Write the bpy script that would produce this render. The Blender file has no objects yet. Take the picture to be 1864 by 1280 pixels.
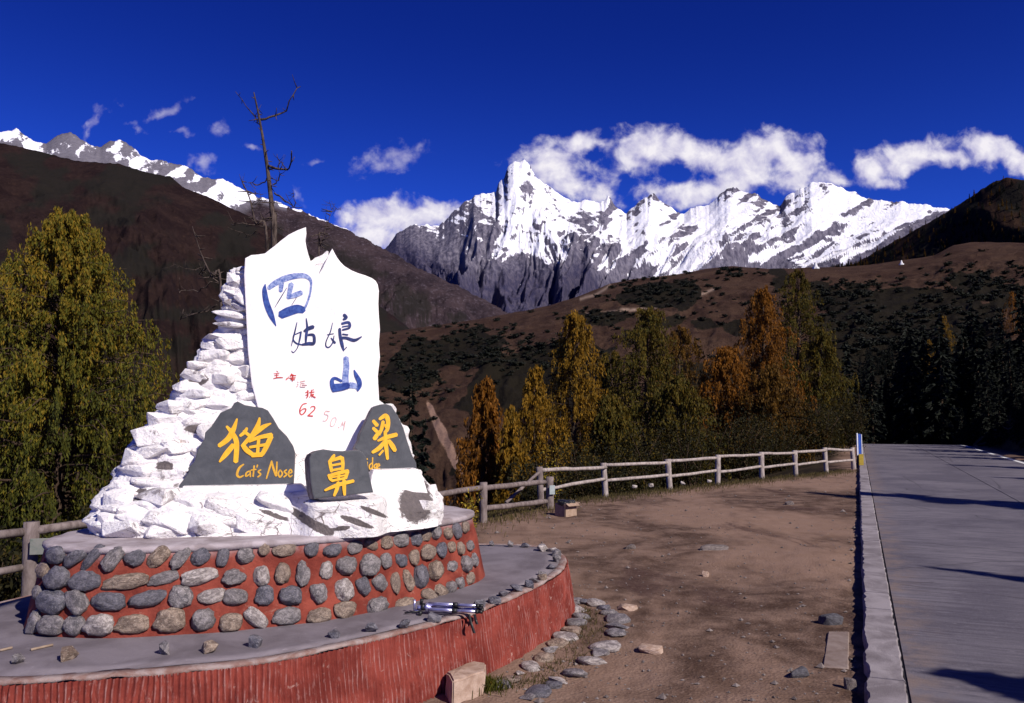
import bpy, bmesh, math, random
import numpy as np
from mathutils import Vector, Matrix
from mathutils.bvhtree import BVHTree

C = bpy.context.scene.collection
R = math.radians
S = 1.176                     # metres per drafting unit
HC = 1.7 * S                  # eye height above the dirt lot
F = 1500.0                    # focal length in photo pixels (1864 wide)
TH = math.atan(114 / F)       # the lens looks a little up

# ------------------------------------------------------------------ camera
cam = bpy.data.cameras.new('camera')
cam.sensor_width = 36.0
cam.lens = 36.0 * F / 1864
cam.clip_start = 0.05
cam.clip_end = 60000
co = bpy.data.objects.new('camera', cam)
C.objects.link(co)
co.location = (0, 0, HC)
co.rotation_euler = (math.pi / 2 + TH, 0, 0)
bpy.context.scene.camera = co

# ------------------------------------------------------------------ sun and sky
SUN_EL = R(37)
SUN_H = Vector((0.67, -0.742, 0)).normalized()      # towards the sun, level
sun_dir = Vector((SUN_H.x * math.cos(SUN_EL), SUN_H.y * math.cos(SUN_EL), math.sin(SUN_EL)))
sl = bpy.data.lights.new('sun', 'SUN')
sl.energy = 5.0
sl.angle = R(0.5)
sl.color = (1.0, 0.92, 0.82)
so = bpy.data.objects.new('sun', sl)
C.objects.link(so)
so.rotation_euler = (-sun_dir).to_track_quat('-Z', 'Y').to_euler()
so.location = (30, -30, 40)

sc = bpy.context.scene
sc.view_settings.view_transform = 'Standard'
sc.view_settings.look = 'None'
sc.view_settings.gamma = 1
sc.view_settings.use_curve_mapping = False
sc.view_settings.exposure = 0.22
SKY_STRENGTH = 0.050
TINT_LOW, TINT_HIGH = (0.25, 0.62, 2.35, 1), (0.085, 0.25, 1.45, 1)


def ray(x, y):
    """world direction of photo pixel (x, y); arrays allowed"""
    x = np.asarray(x, float); y = np.asarray(y, float)
    a = x - 932; b = 640 - y
    return np.stack([a, F * math.cos(TH) - b * math.sin(TH) + 0 * a, F * math.sin(TH) + b * math.cos(TH) + 0 * a], -1)


def gp(x, y, z=0.0):
    d = ray(x, y); k = (z - HC) / d[2]
    return Vector((d[0] * k, d[1] * k, z))


def at(x, y, Y):
    d = ray(x, y); k = Y / d[1]
    return Vector((d[0] * k, Y, HC + d[2] * k))


def proj(P):
    P = np.asarray(P, float)
    X = P[..., 0]; Y = P[..., 1]; Z = P[..., 2] - HC
    f = Y * math.cos(TH) + Z * math.sin(TH); u = -Y * math.sin(TH) + Z * math.cos(TH)
    f = np.where(f < 1e-3, 1e-3, f)
    return 932 + X / f * F, 640 - u / f * F


# ------------------------------------------------------------------ node helpers
class G:
    def __init__(s, nt):
        s.t = nt; nt.nodes.clear()

    def n(s, typ, **kw):
        nd = s.t.nodes.new('ShaderNode' + typ)
        for k, v in kw.items():
            setattr(nd, k, v)
        return nd

    def put(s, sock, v):
        if hasattr(v, 'is_linked') or isinstance(v, bpy.types.NodeSocket):
            s.t.links.new(v, sock)
        elif isinstance(v, (tuple, list)) and len(v) == 3 and sock.type == 'RGBA':
            sock.default_value = (*v, 1)
        else:
            sock.default_value = v

    def math(s, op, a, b=0.0, c=None, clamp=False):
        m = s.n('Math', operation=op, use_clamp=clamp)
        s.put(m.inputs[0], a); s.put(m.inputs[1], b)
        if c is not None: s.put(m.inputs[2], c)
        return m.outputs[0]

    def vm(s, op, a, b=None):
        m = s.n('VectorMath', operation=op)
        s.put(m.inputs[0], a)
        if b is not None: s.put(m.inputs[1], b)
        return m.outputs['Value'] if op in ('LENGTH', 'DOT_PRODUCT') else m.outputs[0]

    def noise(s, vec, scale, detail=6, rough=0.6, dist=0.0):
        m = s.n('TexNoise')
        if vec is not None: s.put(m.inputs['Vector'], vec)
        m.inputs['Scale'].default_value = scale; m.inputs['Detail'].default_value = detail
        m.inputs['Roughness'].default_value = rough; m.inputs['Distortion'].default_value = dist
        return m.outputs['Fac']

    def voro(s, vec, scale, feature='F1', rnd=1.0):
        m = s.n('TexVoronoi', feature=feature)
        if vec is not None: s.put(m.inputs['Vector'], vec)
        m.inputs['Scale'].default_value = scale; m.inputs['Randomness'].default_value = rnd
        return m.outputs['Distance']

    def remap(s, v, a, b, c=0.0, d=1.0, smooth=True):
        m = s.n('MapRange', interpolation_type='SMOOTHSTEP' if smooth else 'LINEAR')
        s.put(m.inputs[0], v)
        for i, q in enumerate((a, b, c, d)): s.put(m.inputs[i + 1], q)
        return m.outputs[0]

    def mix(s, f, a, b, blend='MIX'):
        m = s.n('Mix', data_type='RGBA', blend_type=blend)
        s.put(m.inputs[0], f); s.put(m.inputs[6], a); s.put(m.inputs[7], b)
        return m.outputs[2]

    def attr(s, name):
        return s.n('Attribute', attribute_name=name).outputs['Fac']

    def obj(s, sc_=(1, 1, 1)):
        o = s.n('TexCoord').outputs['Object']
        return o if sc_ == (1, 1, 1) else s.vm('MULTIPLY', o, sc_)

    def pos(s, sc_=(1, 1, 1)):
        o = s.n('NewGeometry').outputs['Position']
        return o if sc_ == (1, 1, 1) else s.vm('MULTIPLY', o, sc_)

    def rnd(s):
        return s.n('ObjectInfo').outputs['Random']

    def bump(s, h, strength=0.4, dist=0.02):
        b = s.n('Bump'); b.inputs['Strength'].default_value = strength; b.inputs['Distance'].default_value = dist
        s.put(b.inputs['Height'], h)
        return b.outputs[0]

    def surf(s, col, rough=0.9, nrm=None, spec=0.2, metal=0.0, trans=None):
        p = s.n('BsdfPrincipled')
        s.put(p.inputs['Base Color'], col); s.put(p.inputs['Roughness'], rough)
        p.inputs['Specular IOR Level'].default_value = spec; p.inputs['Metallic'].default_value = metal
        if nrm is not None: s.put(p.inputs['Normal'], nrm)
        out = s.n('OutputMaterial')
        last = p.outputs[0]
        if trans is not None:
            t = s.n('BsdfTranslucent'); s.put(t.inputs[0], trans)
            m = s.n('MixShader'); m.inputs[0].default_value = 0.35
            s.t.links.new(last, m.inputs[1]); s.t.links.new(t.outputs[0], m.inputs[2]); last = m.outputs[0]
        s.t.links.new(last, out.inputs[0])


def material(name):
    m = bpy.data.materials.new(name); m.use_nodes = True
    return m, G(m.node_tree)


# ------------------------------------------------------------------ world: sky with clouds
w = bpy.data.worlds.new('World'); sc.world = w; w.use_nodes = True
g = G(w.node_tree)
sky = g.n('TexSky', sky_type='NISHITA', sun_disc=False)
sky.sun_elevation = SUN_EL
sky.sun_rotation = math.atan2(SUN_H.x, SUN_H.y)
sky.altitude = 3500; sky.air_density = 1.0; sky.dust_density = 0.0; sky.ozone_density = 3.0
tc = g.n('TexCoord').outputs['Generated']
sep = g.n('SeparateXYZ'); g.put(sep.inputs[0], tc)
skyc = g.mix(1.0, sky.outputs[0], g.mix(g.remap(sep.outputs[2], .08, .48), TINT_LOW, TINT_HIGH), 'MULTIPLY')
yy = g.math('MAXIMUM', sep.outputs[1], 0.02)
uu = g.math('DIVIDE', sep.outputs[0], yy); vv = g.math('DIVIDE', sep.outputs[2], yy)
cmb = g.n('CombineXYZ'); g.put(cmb.inputs[0], uu); g.put(cmb.inputs[1], vv)
UV = cmb.outputs[0]
wn = g.n('TexNoise'); g.put(wn.inputs['Vector'], UV); wn.inputs['Scale'].default_value = 22; wn.inputs['Detail'].default_value = 5
warp = g.vm('MULTIPLY', g.vm('SUBTRACT', wn.outputs['Color'], (0.5, 0.5, 0.5)), (0.034, 0.024, 0))
UVW = g.vm('ADD', UV, warp)
wisps = [
    (735, 283, 62, 36, 0, .85), (672, 292, 46, 28, 25, .85), (700, 310, 60, 24, 0, .85),
    (182, 213, 46, 12, 45, .85), (166, 236, 12, 28, -10, .85), (290, 210, 74, 14, 28, .85), (338, 241, 24, 9, 0, .85), (400, 235, 36, 15, -20, .85),
    (382, 296, 22, 26, 0, .85), (352, 298, 16, 18, 0, .85), (458, 271, 30, 9, 0, .85), (570, 303, 26, 8, 5, .85), (545, 350, 16, 28, 10, .85), (250, 235, 44, 9, -20, .85),
]
blobs = [  # px x, y, half width, half height, tilt deg, weight
    (725, 398, 105, 42, 0, 1.25), (665, 392, 48, 34, 0, 1.1), (800, 388, 55, 28, 0, 1.0), (680, 430, 60, 30, -25, 1.1),
    (1000, 300, 75, 55, 25, 1.0), (1045, 262, 62, 30, 8, .95), (1100, 262, 36, 16, 0, .7), (1040, 340, 90, 32, -10, .85), (1095, 335, 60, 40, 0, .55),
    (1190, 268, 92, 46, 5, 1.1), (1160, 298, 45, 30, 0, .8), (1265, 278, 75, 34, -15, .95),
    (1335, 292, 75, 30, 15, .9), (1400, 270, 82, 44, 5, 1.15), (1445, 292, 66, 44, -15, 1.05), (1350, 322, 120, 36, 18, 1.1), (1265, 352, 95, 30, 12, 1.0),
    (1515, 322, 45, 20, -10, .7), (1200, 350, 60, 22, 0, .6), (1455, 330, 70, 30, 0, .7),
    (1645, 288, 110, 36, 14, 1.1), (1592, 315, 60, 32, 15, 1.1), (1722, 282, 60, 26, 0, .9), (1805, 270, 72, 42, -20, 1.1), (1860, 300, 42, 34, -30, 1.0), (1612, 338, 45, 16, 0, .8),
]


def cloud_field(uv, uvw, lst, nk, ns):
    acc = None
    for x, y, a, b, tilt, wt in lst:
        d = ray(x, y); cu, cv = d[0] / d[1], d[2] / d[1]
        k = 1 / F
        q = g.vm('SUBTRACT', uvw, (float(cu), float(cv), 0))
        if tilt:
            rt = g.n('VectorRotate', rotation_type='Z_AXIS'); g.put(rt.inputs['Vector'], q); rt.inputs['Angle'].default_value = -R(tilt)
            q = rt.outputs[0]
        ln = g.vm('LENGTH', g.vm('MULTIPLY', q, (1 / (a * k), 1 / (b * k), 0)))
        m = g.math('MULTIPLY_ADD', ln, -wt, wt)
        acc = m if acc is None else g.math('SMOOTH_MAX', acc, m, 0.25)
    fb = g.noise(uv, ns, 8, 0.56, 0.2)
    return g.math('ADD', acc, g.math('MULTIPLY_ADD', fb, nk, -.49 * nk))


dens = cloud_field(UV, UVW, blobs, 2.0, 30)
alpha = g.remap(dens, -0.02, 0.62)
wd_ = cloud_field(UV, g.vm('ADD', UVW, g.vm('MULTIPLY', warp, (.8, .8, 0))), wisps, 2.6, 46)
alpha = g.math('MAXIMUM', alpha, g.math('MULTIPLY', g.remap(wd_, 0.15, 1.35), .62))
sh = g.noise(g.vm('ADD', UV, (0.012, 0.010, 0)), 30, 7, 0.6, 0.3)
sh0 = g.noise(UV, 30, 7, 0.6, 0.3)
lit = g.math('MULTIPLY_ADD', g.math('SUBTRACT', sh0, sh), 2.6, 0.55, clamp=True)  # sunward and shaded sides of the clouds drawn into their colour
lit = g.math('MULTIPLY_ADD', g.remap(dens, 0.1, 1.3), 0.50, g.math('MULTIPLY', lit, 0.65), clamp=True)
ccol = g.mix(lit, (0.40, 0.38, 0.68), (1.0, 0.96, 1.0))
front = g.math('GREATER_THAN', sep.outputs[1], 0.15)
alpha = g.math('MULTIPLY', g.math('MULTIPLY', alpha, front), 0.95)
b1 = g.n('Background'); g.put(b1.inputs[0], skyc); b1.inputs[1].default_value = SKY_STRENGTH
b2 = g.n('Background'); g.put(b2.inputs[0], ccol); b2.inputs[1].default_value = 0.82
ms = g.n('MixShader'); g.put(ms.inputs[0], alpha)
g.t.links.new(b1.outputs[0], ms.inputs[1]); g.t.links.new(b2.outputs[0], ms.inputs[2])
g.t.links.new(ms.outputs[0], g.n('OutputWorld').inputs[0])

# ------------------------------------------------------------------ numpy noise


def _hash(ix, iy, iz, seed):
    n = (ix * 374761393 + iy * 668265263 + iz * 1440662683 + seed * 97531 * 7919) & 0xffffffff
    n = ((n ^ (n >> 13)) * 1274126177) & 0xffffffff
    n = ((n ^ (n >> 15)) * 2246822519) & 0xffffffff
    return ((n ^ (n >> 16)) & 0xffffff) / float(0xffffff)


def vnoise(p, seed=0):
    p = np.asarray(p, float)
    i = np.floor(p).astype(np.int64); f = p - i
    f = f * f * f * (f * (f * 6 - 15) + 10)
    x, y, z = i[..., 0], i[..., 1], i[..., 2]
    out = 0
    for dx in (0, 1):
        for dy in (0, 1):
            for dz in (0, 1):
                wgt = (f[..., 0] if dx else 1 - f[..., 0]) * (f[..., 1] if dy else 1 - f[..., 1]) * (f[..., 2] if dz else 1 - f[..., 2])
                out = out + wgt * _hash(x + dx, y + dy, z + dz, seed)
    return out


def fbm(p, oct_=5, seed=0, gain=0.5, ridged=False):
    p = np.asarray(p, float).copy(); a = 1.0; tot = 0; s = 0
    for o in range(oct_):
        v = vnoise(p, seed + o * 17)
        if ridged: v = 1 - np.abs(2 * v - 1)
        s = s + a * v; tot += a; a *= gain
        q = p * 2.03
        p = np.stack([q[..., 0] * .8 - q[..., 1] * .6, q[..., 0] * .6 + q[..., 1] * .8, q[..., 2] + 3.7], -1)
    return s / tot


def sst(v, a, b):
    t = np.clip((v - a) / (b - a), 0, 1)
    return t * t * (3 - 2 * t)


def stack3(a, b, c):
    a, b, c = np.broadcast_arrays(a, b, c)
    return np.stack([a, b, c], -1).astype(float)


# ------------------------------------------------------------------ object helpers
def mk(name, v, f, mat=None, parent=None, smooth=True, attrs=None):
    v = np.asarray(v, float).reshape(-1, 3)
    if parent is not None:
        v = v - np.array(parent_loc(parent))
    me = bpy.data.meshes.new(name)
    if isinstance(f, np.ndarray):
        m, k = f.shape
        me.vertices.add(len(v)); me.vertices.foreach_set('co', v.astype(np.float32).ravel())
        me.loops.add(m * k); me.loops.foreach_set('vertex_index', f.astype(np.int32).ravel())
        me.polygons.add(m); me.polygons.foreach_set('loop_start', (np.arange(m) * k).astype(np.int32))
        me.polygons.foreach_set('loop_total', np.full(m, k, np.int32))
        me.update(calc_edges=True)
    else:
        me.from_pydata([tuple(q) for q in v], [], f); me.update()
    me.polygons.foreach_set('use_smooth', np.full(len(me.polygons), smooth))
    for an, av in (attrs or {}).items():
        at_ = me.attributes.new(an, 'FLOAT', 'POINT'); at_.data.foreach_set('value', np.asarray(av, np.float32).ravel())
    if mat is not None: me.materials.append(mat)
    return link(name, me, parent)


def parent_loc(p):
    l = Vector(p.location)
    while p.parent: p = p.parent; l = l + p.location
    return l


def link(name, me, parent=None):
    o = bpy.data.objects.new(name, me); C.objects.link(o)
    if parent is not None: o.parent = parent
    return o


def tag(o, label=None, cat=None, group=None, kind=None):
    if label: o['label'] = label
    if cat: o['category'] = cat
    if group: o['group'] = group
    if kind: o['kind'] = kind
    return o


def thing(name, loc, label, cat, group=None):
    o = bpy.data.objects.new(name, None); C.objects.link(o); o.location = loc
    o.empty_display_size = 0.2
    return tag(o, label, cat, group)


def from_bm(name, bm, mat, parent=None, smooth=False):
    me = bpy.data.meshes.new(name)
    if parent is not None:
        bmesh.ops.translate(bm, verts=bm.verts, vec=-parent_loc(parent))
    bm.to_mesh(me); bm.free()
    me.polygons.foreach_set('use_smooth', np.full(len(me.polygons), smooth))
    if mat: me.materials.append(mat)
    return link(name, me, parent)


def copy_tree(o, parent=None):
    c = o.copy(); C.objects.link(c)
    c.parent = parent
    for ch in o.children: copy_tree(ch, c)
    return c


def grid_faces(nu, nv, wrap_u=False):
    """quads of a grid stored v-major: index = j*nu+i"""
    i = np.arange(nu if wrap_u else nu - 1); j = np.arange(nv - 1)
    I, J = np.meshgrid(i, j)
    a = J * nu + I; b = J * nu + (I + 1) % nu
    return np.stack([a, b, b + nu, a + nu], -1).reshape(-1, 4)


def tube_np(paths, sides=6):
    """paths: list of (points (n,3), radii (n)) -> verts, faces"""
    V = []; Fc = []; base = 0
    ang = np.linspace(0, 2 * math.pi, sides, endpoint=False)
    for pts, rad in paths:
        pts = np.asarray(pts, float); rad = np.broadcast_to(np.asarray(rad, float), (len(pts),))
        tan = np.gradient(pts, axis=0); tan /= np.linalg.norm(tan, axis=1, keepdims=True) + 1e-9
        ref = np.array([0.0, 0, 1]) if abs(tan[0][2]) < .9 else np.array([1.0, 0, 0])
        n1 = np.cross(tan, ref); n1 /= np.linalg.norm(n1, axis=1, keepdims=True) + 1e-9
        n2 = np.cross(tan, n1)
        ring = pts[:, None] + rad[:, None, None] * (np.cos(ang)[None, :, None] * n1[:, None] + np.sin(ang)[None, :, None] * n2[:, None])
        n = len(pts)
        V.append(ring.reshape(-1, 3)); V.append(pts[[0, -1]])
        f = [tuple(q + base) for q in grid_faces(sides, n, True)]
        c0 = base + n * sides
        for k in range(sides):
            f.append((c0, base + (k + 1) % sides, base + k))
            f.append((c0 + 1, base + (n - 1) * sides + k, base + (n - 1) * sides + (k + 1) % sides))
        Fc += f; base += n * sides + 2
    return np.concatenate(V), Fc


def spline(pts, n, closed=False):
    P = np.asarray(pts, float); m = len(P)
    if closed:
        idx = lambda k: P[k % m]
        segs = m
    else:
        idx = lambda k: P[min(max(k, 0), m - 1)]
        segs = m - 1
    out = []
    for q in np.linspace(0, segs, n, endpoint=not closed):
        k = min(int(q), segs - 1); t = q - k
        a, b, c, d = idx(k - 1), idx(k), idx(k + 1), idx(k + 2)
        out.append(.5 * ((2 * b) + (-a + c) * t + (2 * a - 5 * b + 4 * c - d) * t * t + (-a + 3 * b - 3 * c + d) * t ** 3))
    return np.array(out)


def resample(P, n, closed=False):
    Q = np.vstack([P, P[:1]]) if closed else P
    L = np.concatenate([[0], np.cumsum(np.linalg.norm(np.diff(Q, axis=0), axis=1))])
    t = np.linspace(0, L[-1], n, endpoint=not closed)
    return np.stack([np.interp(t, L, Q[:, k]) for k in range(Q.shape[1])], -1), L[-1]


def rock_mesh(name, seed, npts=16, size=(1, 1, 1), boxy=0.6):
    """angular rock: hull of random points in a box, about 25-40 triangles"""
    rg = random.Random(seed); bm = bmesh.new()
    for _ in range(npts):
        v = Vector((rg.uniform(-1, 1), rg.uniform(-1, 1), rg.uniform(-1, 1)))
        mx = max(abs(c) for c in v); v = v / mx * boxy + v.normalized() * (1 - boxy) if mx > 0 else v
        bm.verts.new((v.x * size[0] / 2, v.y * size[1] / 2, v.z * size[2] / 2))
    r = bmesh.ops.convex_hull(bm, input=bm.verts)
    bmesh.ops.delete(bm, geom=[q for q in bm.verts if not q.link_faces], context='VERTS')
    bmesh.ops.remove_doubles(bm, verts=bm.verts, dist=.16)
    bmesh.ops.bevel(bm, geom=list(bm.edges), offset=0.035 * min(size), segments=1, affect='EDGES', clamp_overlap=True)
    for q in bm.verts:
        q.co = Vector(max(-.6 * s_, min(.6 * s_, c_)) for c_, s_ in zip(q.co, size))
    me = bpy.data.meshes.new(name); bm.to_mesh(me); bm.free()
    return me


def cobble_mesh(name, seed):
    bm = bmesh.new(); bmesh.ops.create_icosphere(bm, subdivisions=3, radius=1)
    v = np.array([q.co[:] for q in bm.verts])
    n = fbm(v * 1.1 + seed * 7.3, 3, seed); n2 = fbm(v * 3.5 + seed * 3.1, 3, seed + 5)
    sq = np.sign(v) * np.abs(v) ** 0.86
    n3 = fbm(v * 2.0 + seed * 1.7, 2, seed + 9)
    r = (0.62 + 0.76 * n) + 0.34 * np.abs(n3 - .5) + 0.16 * (n2 - .5)
    v2 = sq * r[:, None]
    v2 = (v2 - (v2.max(0) + v2.min(0)) / 2) / ((v2.max(0) - v2.min(0)) / 2)
    for q, c in zip(bm.verts, v2): q.co = c
    me = bpy.data.meshes.new(name); bm.to_mesh(me); bm.free()
    me.polygons.foreach_set('use_smooth', np.full(len(me.polygons), True))
    return me


# ------------------------------------------------------------------ materials
def m_dirt():
    m, g = material('dirt')
    p = g.pos()
    big = g.noise(g.pos((1.0, .55, 1)), .35, 6, .62, .6); mid = g.noise(p, 2.2, 8, .65, .3); fine = g.noise(p, 30, 6, .7)
    col = g.mix(g.remap(big, .42, .58), (.056, .032, .023), (.205, .130, .097))
    col = g.mix(g.remap(mid, .35, .7, 0, .7), col, (.235, .155, .122))
    col = g.mix(g.remap(g.noise(g.pos((.9, .35, 1)), .9, 7, .62, .8), .56, .68, 0, .85), col, (.060, .033, .028))
    col = g.mix(g.remap(fine, .48, .75, 0, .35), col, (.28, .20, .165))
    col = g.mix(g.remap(g.noise(p, 70, 4, .6), .58, .75, 0, .5), col, (.06, .04, .035))
    veg = g.attr('veg')
    vcol = g.mix(g.remap(g.noise(p, .6, 8, .7), .4, .65), (.016, .011, .007), (.050, .034, .020))
    col = g.mix(veg, col, vcol)
    h = g.math('ADD', g.math('MULTIPLY', mid, .6), g.math('MULTIPLY', fine, .5))
    h = g.math('ADD', h, g.math('MULTIPLY', g.voro(p, 38), .35))
    g.surf(col, .95, g.bump(h, .6, .03), .1)
    return m


def m_concrete(name, base, dark, scale=1.0, bumpd=.01):
    m, g = material(name)
    p = g.pos(); a = g.noise(p, 1.3 * scale, 8, .65, .5); b = g.noise(p, 40 * scale, 5, .7)
    col = g.mix(g.remap(a, .35, .65), dark, base)
    col = g.mix(g.remap(b, .5, .8, 0, .5), col, tuple(c * .6 for c in base))
    col = g.mix(g.remap(g.noise(p, 7 * scale, 6, .7), .6, .75, 0, .6), col, tuple(min(1, c * 1.5) for c in base))
    g.surf(col, .85, g.bump(g.math('ADD', a, g.math('MULTIPLY', b, .5)), .7, bumpd), .2)
    return m


def m_road():
    m, g = material('road_concrete')
    p = g.obj()              # object space: x across, y along the road
    st = g.noise(g.obj((0.5, 7, 1)), 1.6, 6, .65, .2); big = g.noise(p, .45, 6, .6, .5); fine = g.noise(p, 60, 5, .7)
    col = g.mix(g.remap(big, .35, .65), (.085, .077, .098), (.165, .150, .174))
    col = g.mix(g.remap(st, .40, .66, 0, .75), col, (.070, .062, .080))
    col = g.mix(g.remap(g.noise(g.obj((.5, 1.8, 1)), 1.3, 6, .65, .9), .62, .70, 0, .8), col, (.055, .047, .058))
    col = g.mix(g.remap(fine, .5, .75, 0, .5), col, (.24, .22, .24))
    col = g.mix(g.remap(g.noise(g.obj((1.2, 5, 1)), 5, 7, .75), .55, .72, 0, .5), col, (.215, .195, .218))
    vo = g.n('TexVoronoi', feature='DISTANCE_TO_EDGE'); g.put(vo.inputs['Vector'], g.vm('ADD', p, g.vm('MULTIPLY', g.vm('SUBTRACT', g.n('TexNoise').outputs['Color'], (.5, .5, .5)), (.6, .6, 0))))
    vo.inputs['Scale'].default_value = .28
    col = g.mix(g.math('MULTIPLY', g.remap(vo.outputs['Distance'], .0, .006, 1, 0), .7), col, (.04, .035, .04))
    col = g.mix(g.remap(g.noise(g.obj((2.2, 13, 1)), 1.0, 8, .75, .6), .50, .66, 0, .75), col, (.060, .053, .070))
    col = g.mix(g.remap(g.noise(g.obj((3, 9, 1)), 2.0, 8, .78), .56, .70, 0, .6), col, (.25, .23, .26))
    sx = g.n('SeparateXYZ'); g.put(sx.inputs[0], p)
    dust = g.math('MULTIPLY', g.remap(sx.outputs[0], .25, .75, 1, 0), g.remap(g.noise(p, 2.5, 7, .7), .40, .62))
    col = g.mix(g.math('MULTIPLY', dust, .7), col, (.20, .145, .12))
    g.surf(col, .75, g.bump(g.math('ADD', fine, g.math('MULTIPLY', st, 1.2)), .6, .008), .3)
    return m


def m_cobble(name, a, b, vein):
    m, g = material(name)
    p = g.obj(); r = g.rnd()
    off = g.n('CombineXYZ'); g.put(off.inputs[0], g.math('MULTIPLY', r, 40)); g.put(off.inputs[1], g.math('MULTIPLY', r, 17))
    q = g.vm('ADD', p, off.outputs[0])
    n1 = g.noise(q, 1.4, 7, .65, .8); n2 = g.noise(q, 9, 6, .75)
    col = g.mix(g.remap(n1, .35, .65), a, b)
    col = g.mix(g.remap(n2, .52, .66, 0, .85), col, vein)
    col = g.mix(g.remap(g.noise(q, 2.6, 5, .6, 1.5), .50, .56, 0, .55), col, tuple(c * .4 for c in a))
    col = g.mix(g.remap(g.noise(q, 26, 4, .7), .5, .75, 0, .6), col, tuple(c * .45 for c in a))
    col = g.mix(g.math('MULTIPLY', r, .25), col, (.12, .10, .10))
    g.surf(col, .52, g.bump(g.math('ADD', n1, g.math('MULTIPLY', n2, .6)), .8, .018), .4)
    return m


def m_red(name):
    m, g = material(name)
    p = g.pos(); n1 = g.noise(p, 3, 7, .65, .5); n2 = g.noise(g.pos((1, 1, .35)), 28, 6, .7); n3 = g.noise(p, 90, 4, .7)
    col = g.mix(g.remap(n1, .35, .65), (.130, .020, .015), (.235, .046, .034))
    col = g.mix(g.remap(n2, .55, .72, 0, .6), col, (.32, .15, .135))
    col = g.mix(g.remap(g.noise(p, 11, 7, .72, .8), .60, .70, 0, .75), col, (.40, .26, .23))
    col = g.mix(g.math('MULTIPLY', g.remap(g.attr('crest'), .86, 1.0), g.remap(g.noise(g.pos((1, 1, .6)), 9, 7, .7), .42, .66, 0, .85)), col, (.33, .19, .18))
    col = g.mix(g.remap(g.attr('crest'), .0, .45, .75, 0), col, (.075, .010, .010))  # groove bottoms darkened in the paint colour, as recess shade
    col = g.mix(g.remap(n3, .55, .8, 0, .6), col, (.10, .012, .008))
    g.surf(col, .85, g.bump(g.math('ADD', n2, g.math('MULTIPLY', n3, .4)), .7, .012), .2)
    return m


def m_redmortar():
    m, g = material('red_mortar')
    p = g.pos(); n1 = g.noise(p, 4, 7, .65, .5); n3 = g.noise(p, 60, 5, .7)
    col = g.mix(g.remap(n1, .35, .65), (.135, .023, .016), (.255, .055, .037))
    col = g.mix(g.remap(g.noise(p, 13, 7, .7, .8), .58, .72, 0, .7), col, (.33, .17, .13))
    col = g.mix(g.remap(n3, .55, .8, 0, .5), col, (.09, .012, .008))
    top = g.attr('pale')
    col = g.mix(g.math('MULTIPLY', top, g.remap(g.noise(p, 9, 6, .7), .3, .6)), col, (.36, .27, .28))
    g.surf(col, .85, g.bump(g.math('ADD', n1, g.math('MULTIPLY', n3, .5)), .8, .02), .2)
    return m


def m_white(name, board=False, worn=0.0):
    m, g = material(name)
    p = g.pos(); n1 = g.noise(p, 6, 8, .68, .8); n2 = g.noise(p, 28, 6, .7); n3 = g.noise(g.pos((1, 1, 2.2)), 3.2, 8, .7, 1.2)
    col = (.86, .83, .84)
    if board:
        col = g.mix(g.remap(n1, .56, .74, 0, .5), col, (.66, .60, .59))
        bm_ = g.bump(g.math('ADD', g.noise(p, 2.2, 4, .5), g.math('ADD', g.math('MULTIPLY', n1, .5), g.math('MULTIPLY', n2, .3))), .5, .03)
    else:
        col = g.mix(g.remap(n3, .52, .70, 0, .55), col, (.55, .50, .54))
        col = g.mix(g.remap(n1, .60 - worn, .68 - worn, 0, .8), col, g.mix(n2, (.10, .085, .10), (.30, .26, .27)))
        wob = g.vm('ADD', g.pos((1, 1, 2.6)), g.vm('MULTIPLY', g.vm('SUBTRACT', g.n('TexNoise').outputs['Color'], (.5, .5, .5)), (.5, .5, .5)))
        crk = g.voro(wob, 5.5, 'DISTANCE_TO_EDGE')
        col = g.mix(g.math('MULTIPLY', g.remap(crk, .0, .035, 1, 0), g.remap(n1, .45, .58)), col, (.17, .13, .125))
        col = g.mix(g.remap(g.noise(p, 15, 6, .7, .5), .63, .70, 0, .75), col, (.30, .20, .15))
        bare = g.attr('bare')
        col = g.mix(g.remap(g.math('ADD', bare, g.math('MULTIPLY_ADD', n2, .7, -.35)), .4, .55), col, g.mix(n2, (.05, .045, .055), (.21, .175, .17)))
        bm_ = g.bump(g.math('ADD', g.math('MULTIPLY', n1, 1.2), g.math('MULTIPLY', n2, .6)), .9, .035)
    g.surf(col, .8, bm_, .25)
    return m


def m_simple(name, a, b, scale=8, rough=.85, bd=.01, spec=.2, metal=0.0, stretch=(1, 1, 1), world=False):
    m, g = material(name)
    p = g.pos(stretch) if world else g.obj(stretch)
    n1 = g.noise(p, scale, 7, .65, .4); n2 = g.noise(p, scale * 6, 5, .7)
    col = g.mix(g.remap(n1, .32, .68), a, b)
    col = g.mix(g.remap(n2, .55, .8, 0, .45), col, tuple(c * .5 for c in a))
    g.surf(col, rough, g.bump(g.math('ADD', n1, g.math('MULTIPLY', n2, .4)), .6, bd) if bd else None, spec, metal)
    return m


def m_leaf(name, c0, c1, c2, trans=True):
    """c0..c2 run along the tuft attribute 'tint'"""
    m, g = material(name)
    t = g.attr('tint')
    col = g.mix(g.remap(t, 0, .5, smooth=False), c0, c1); col = g.mix(g.remap(t, .5, 1, smooth=False), col, c2)
    g.surf(col, .7, None, .15, 0, g.mix(.5, col, tuple(min(1, c * 1.3) for c in c2)) if trans else None)
    return m


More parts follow.
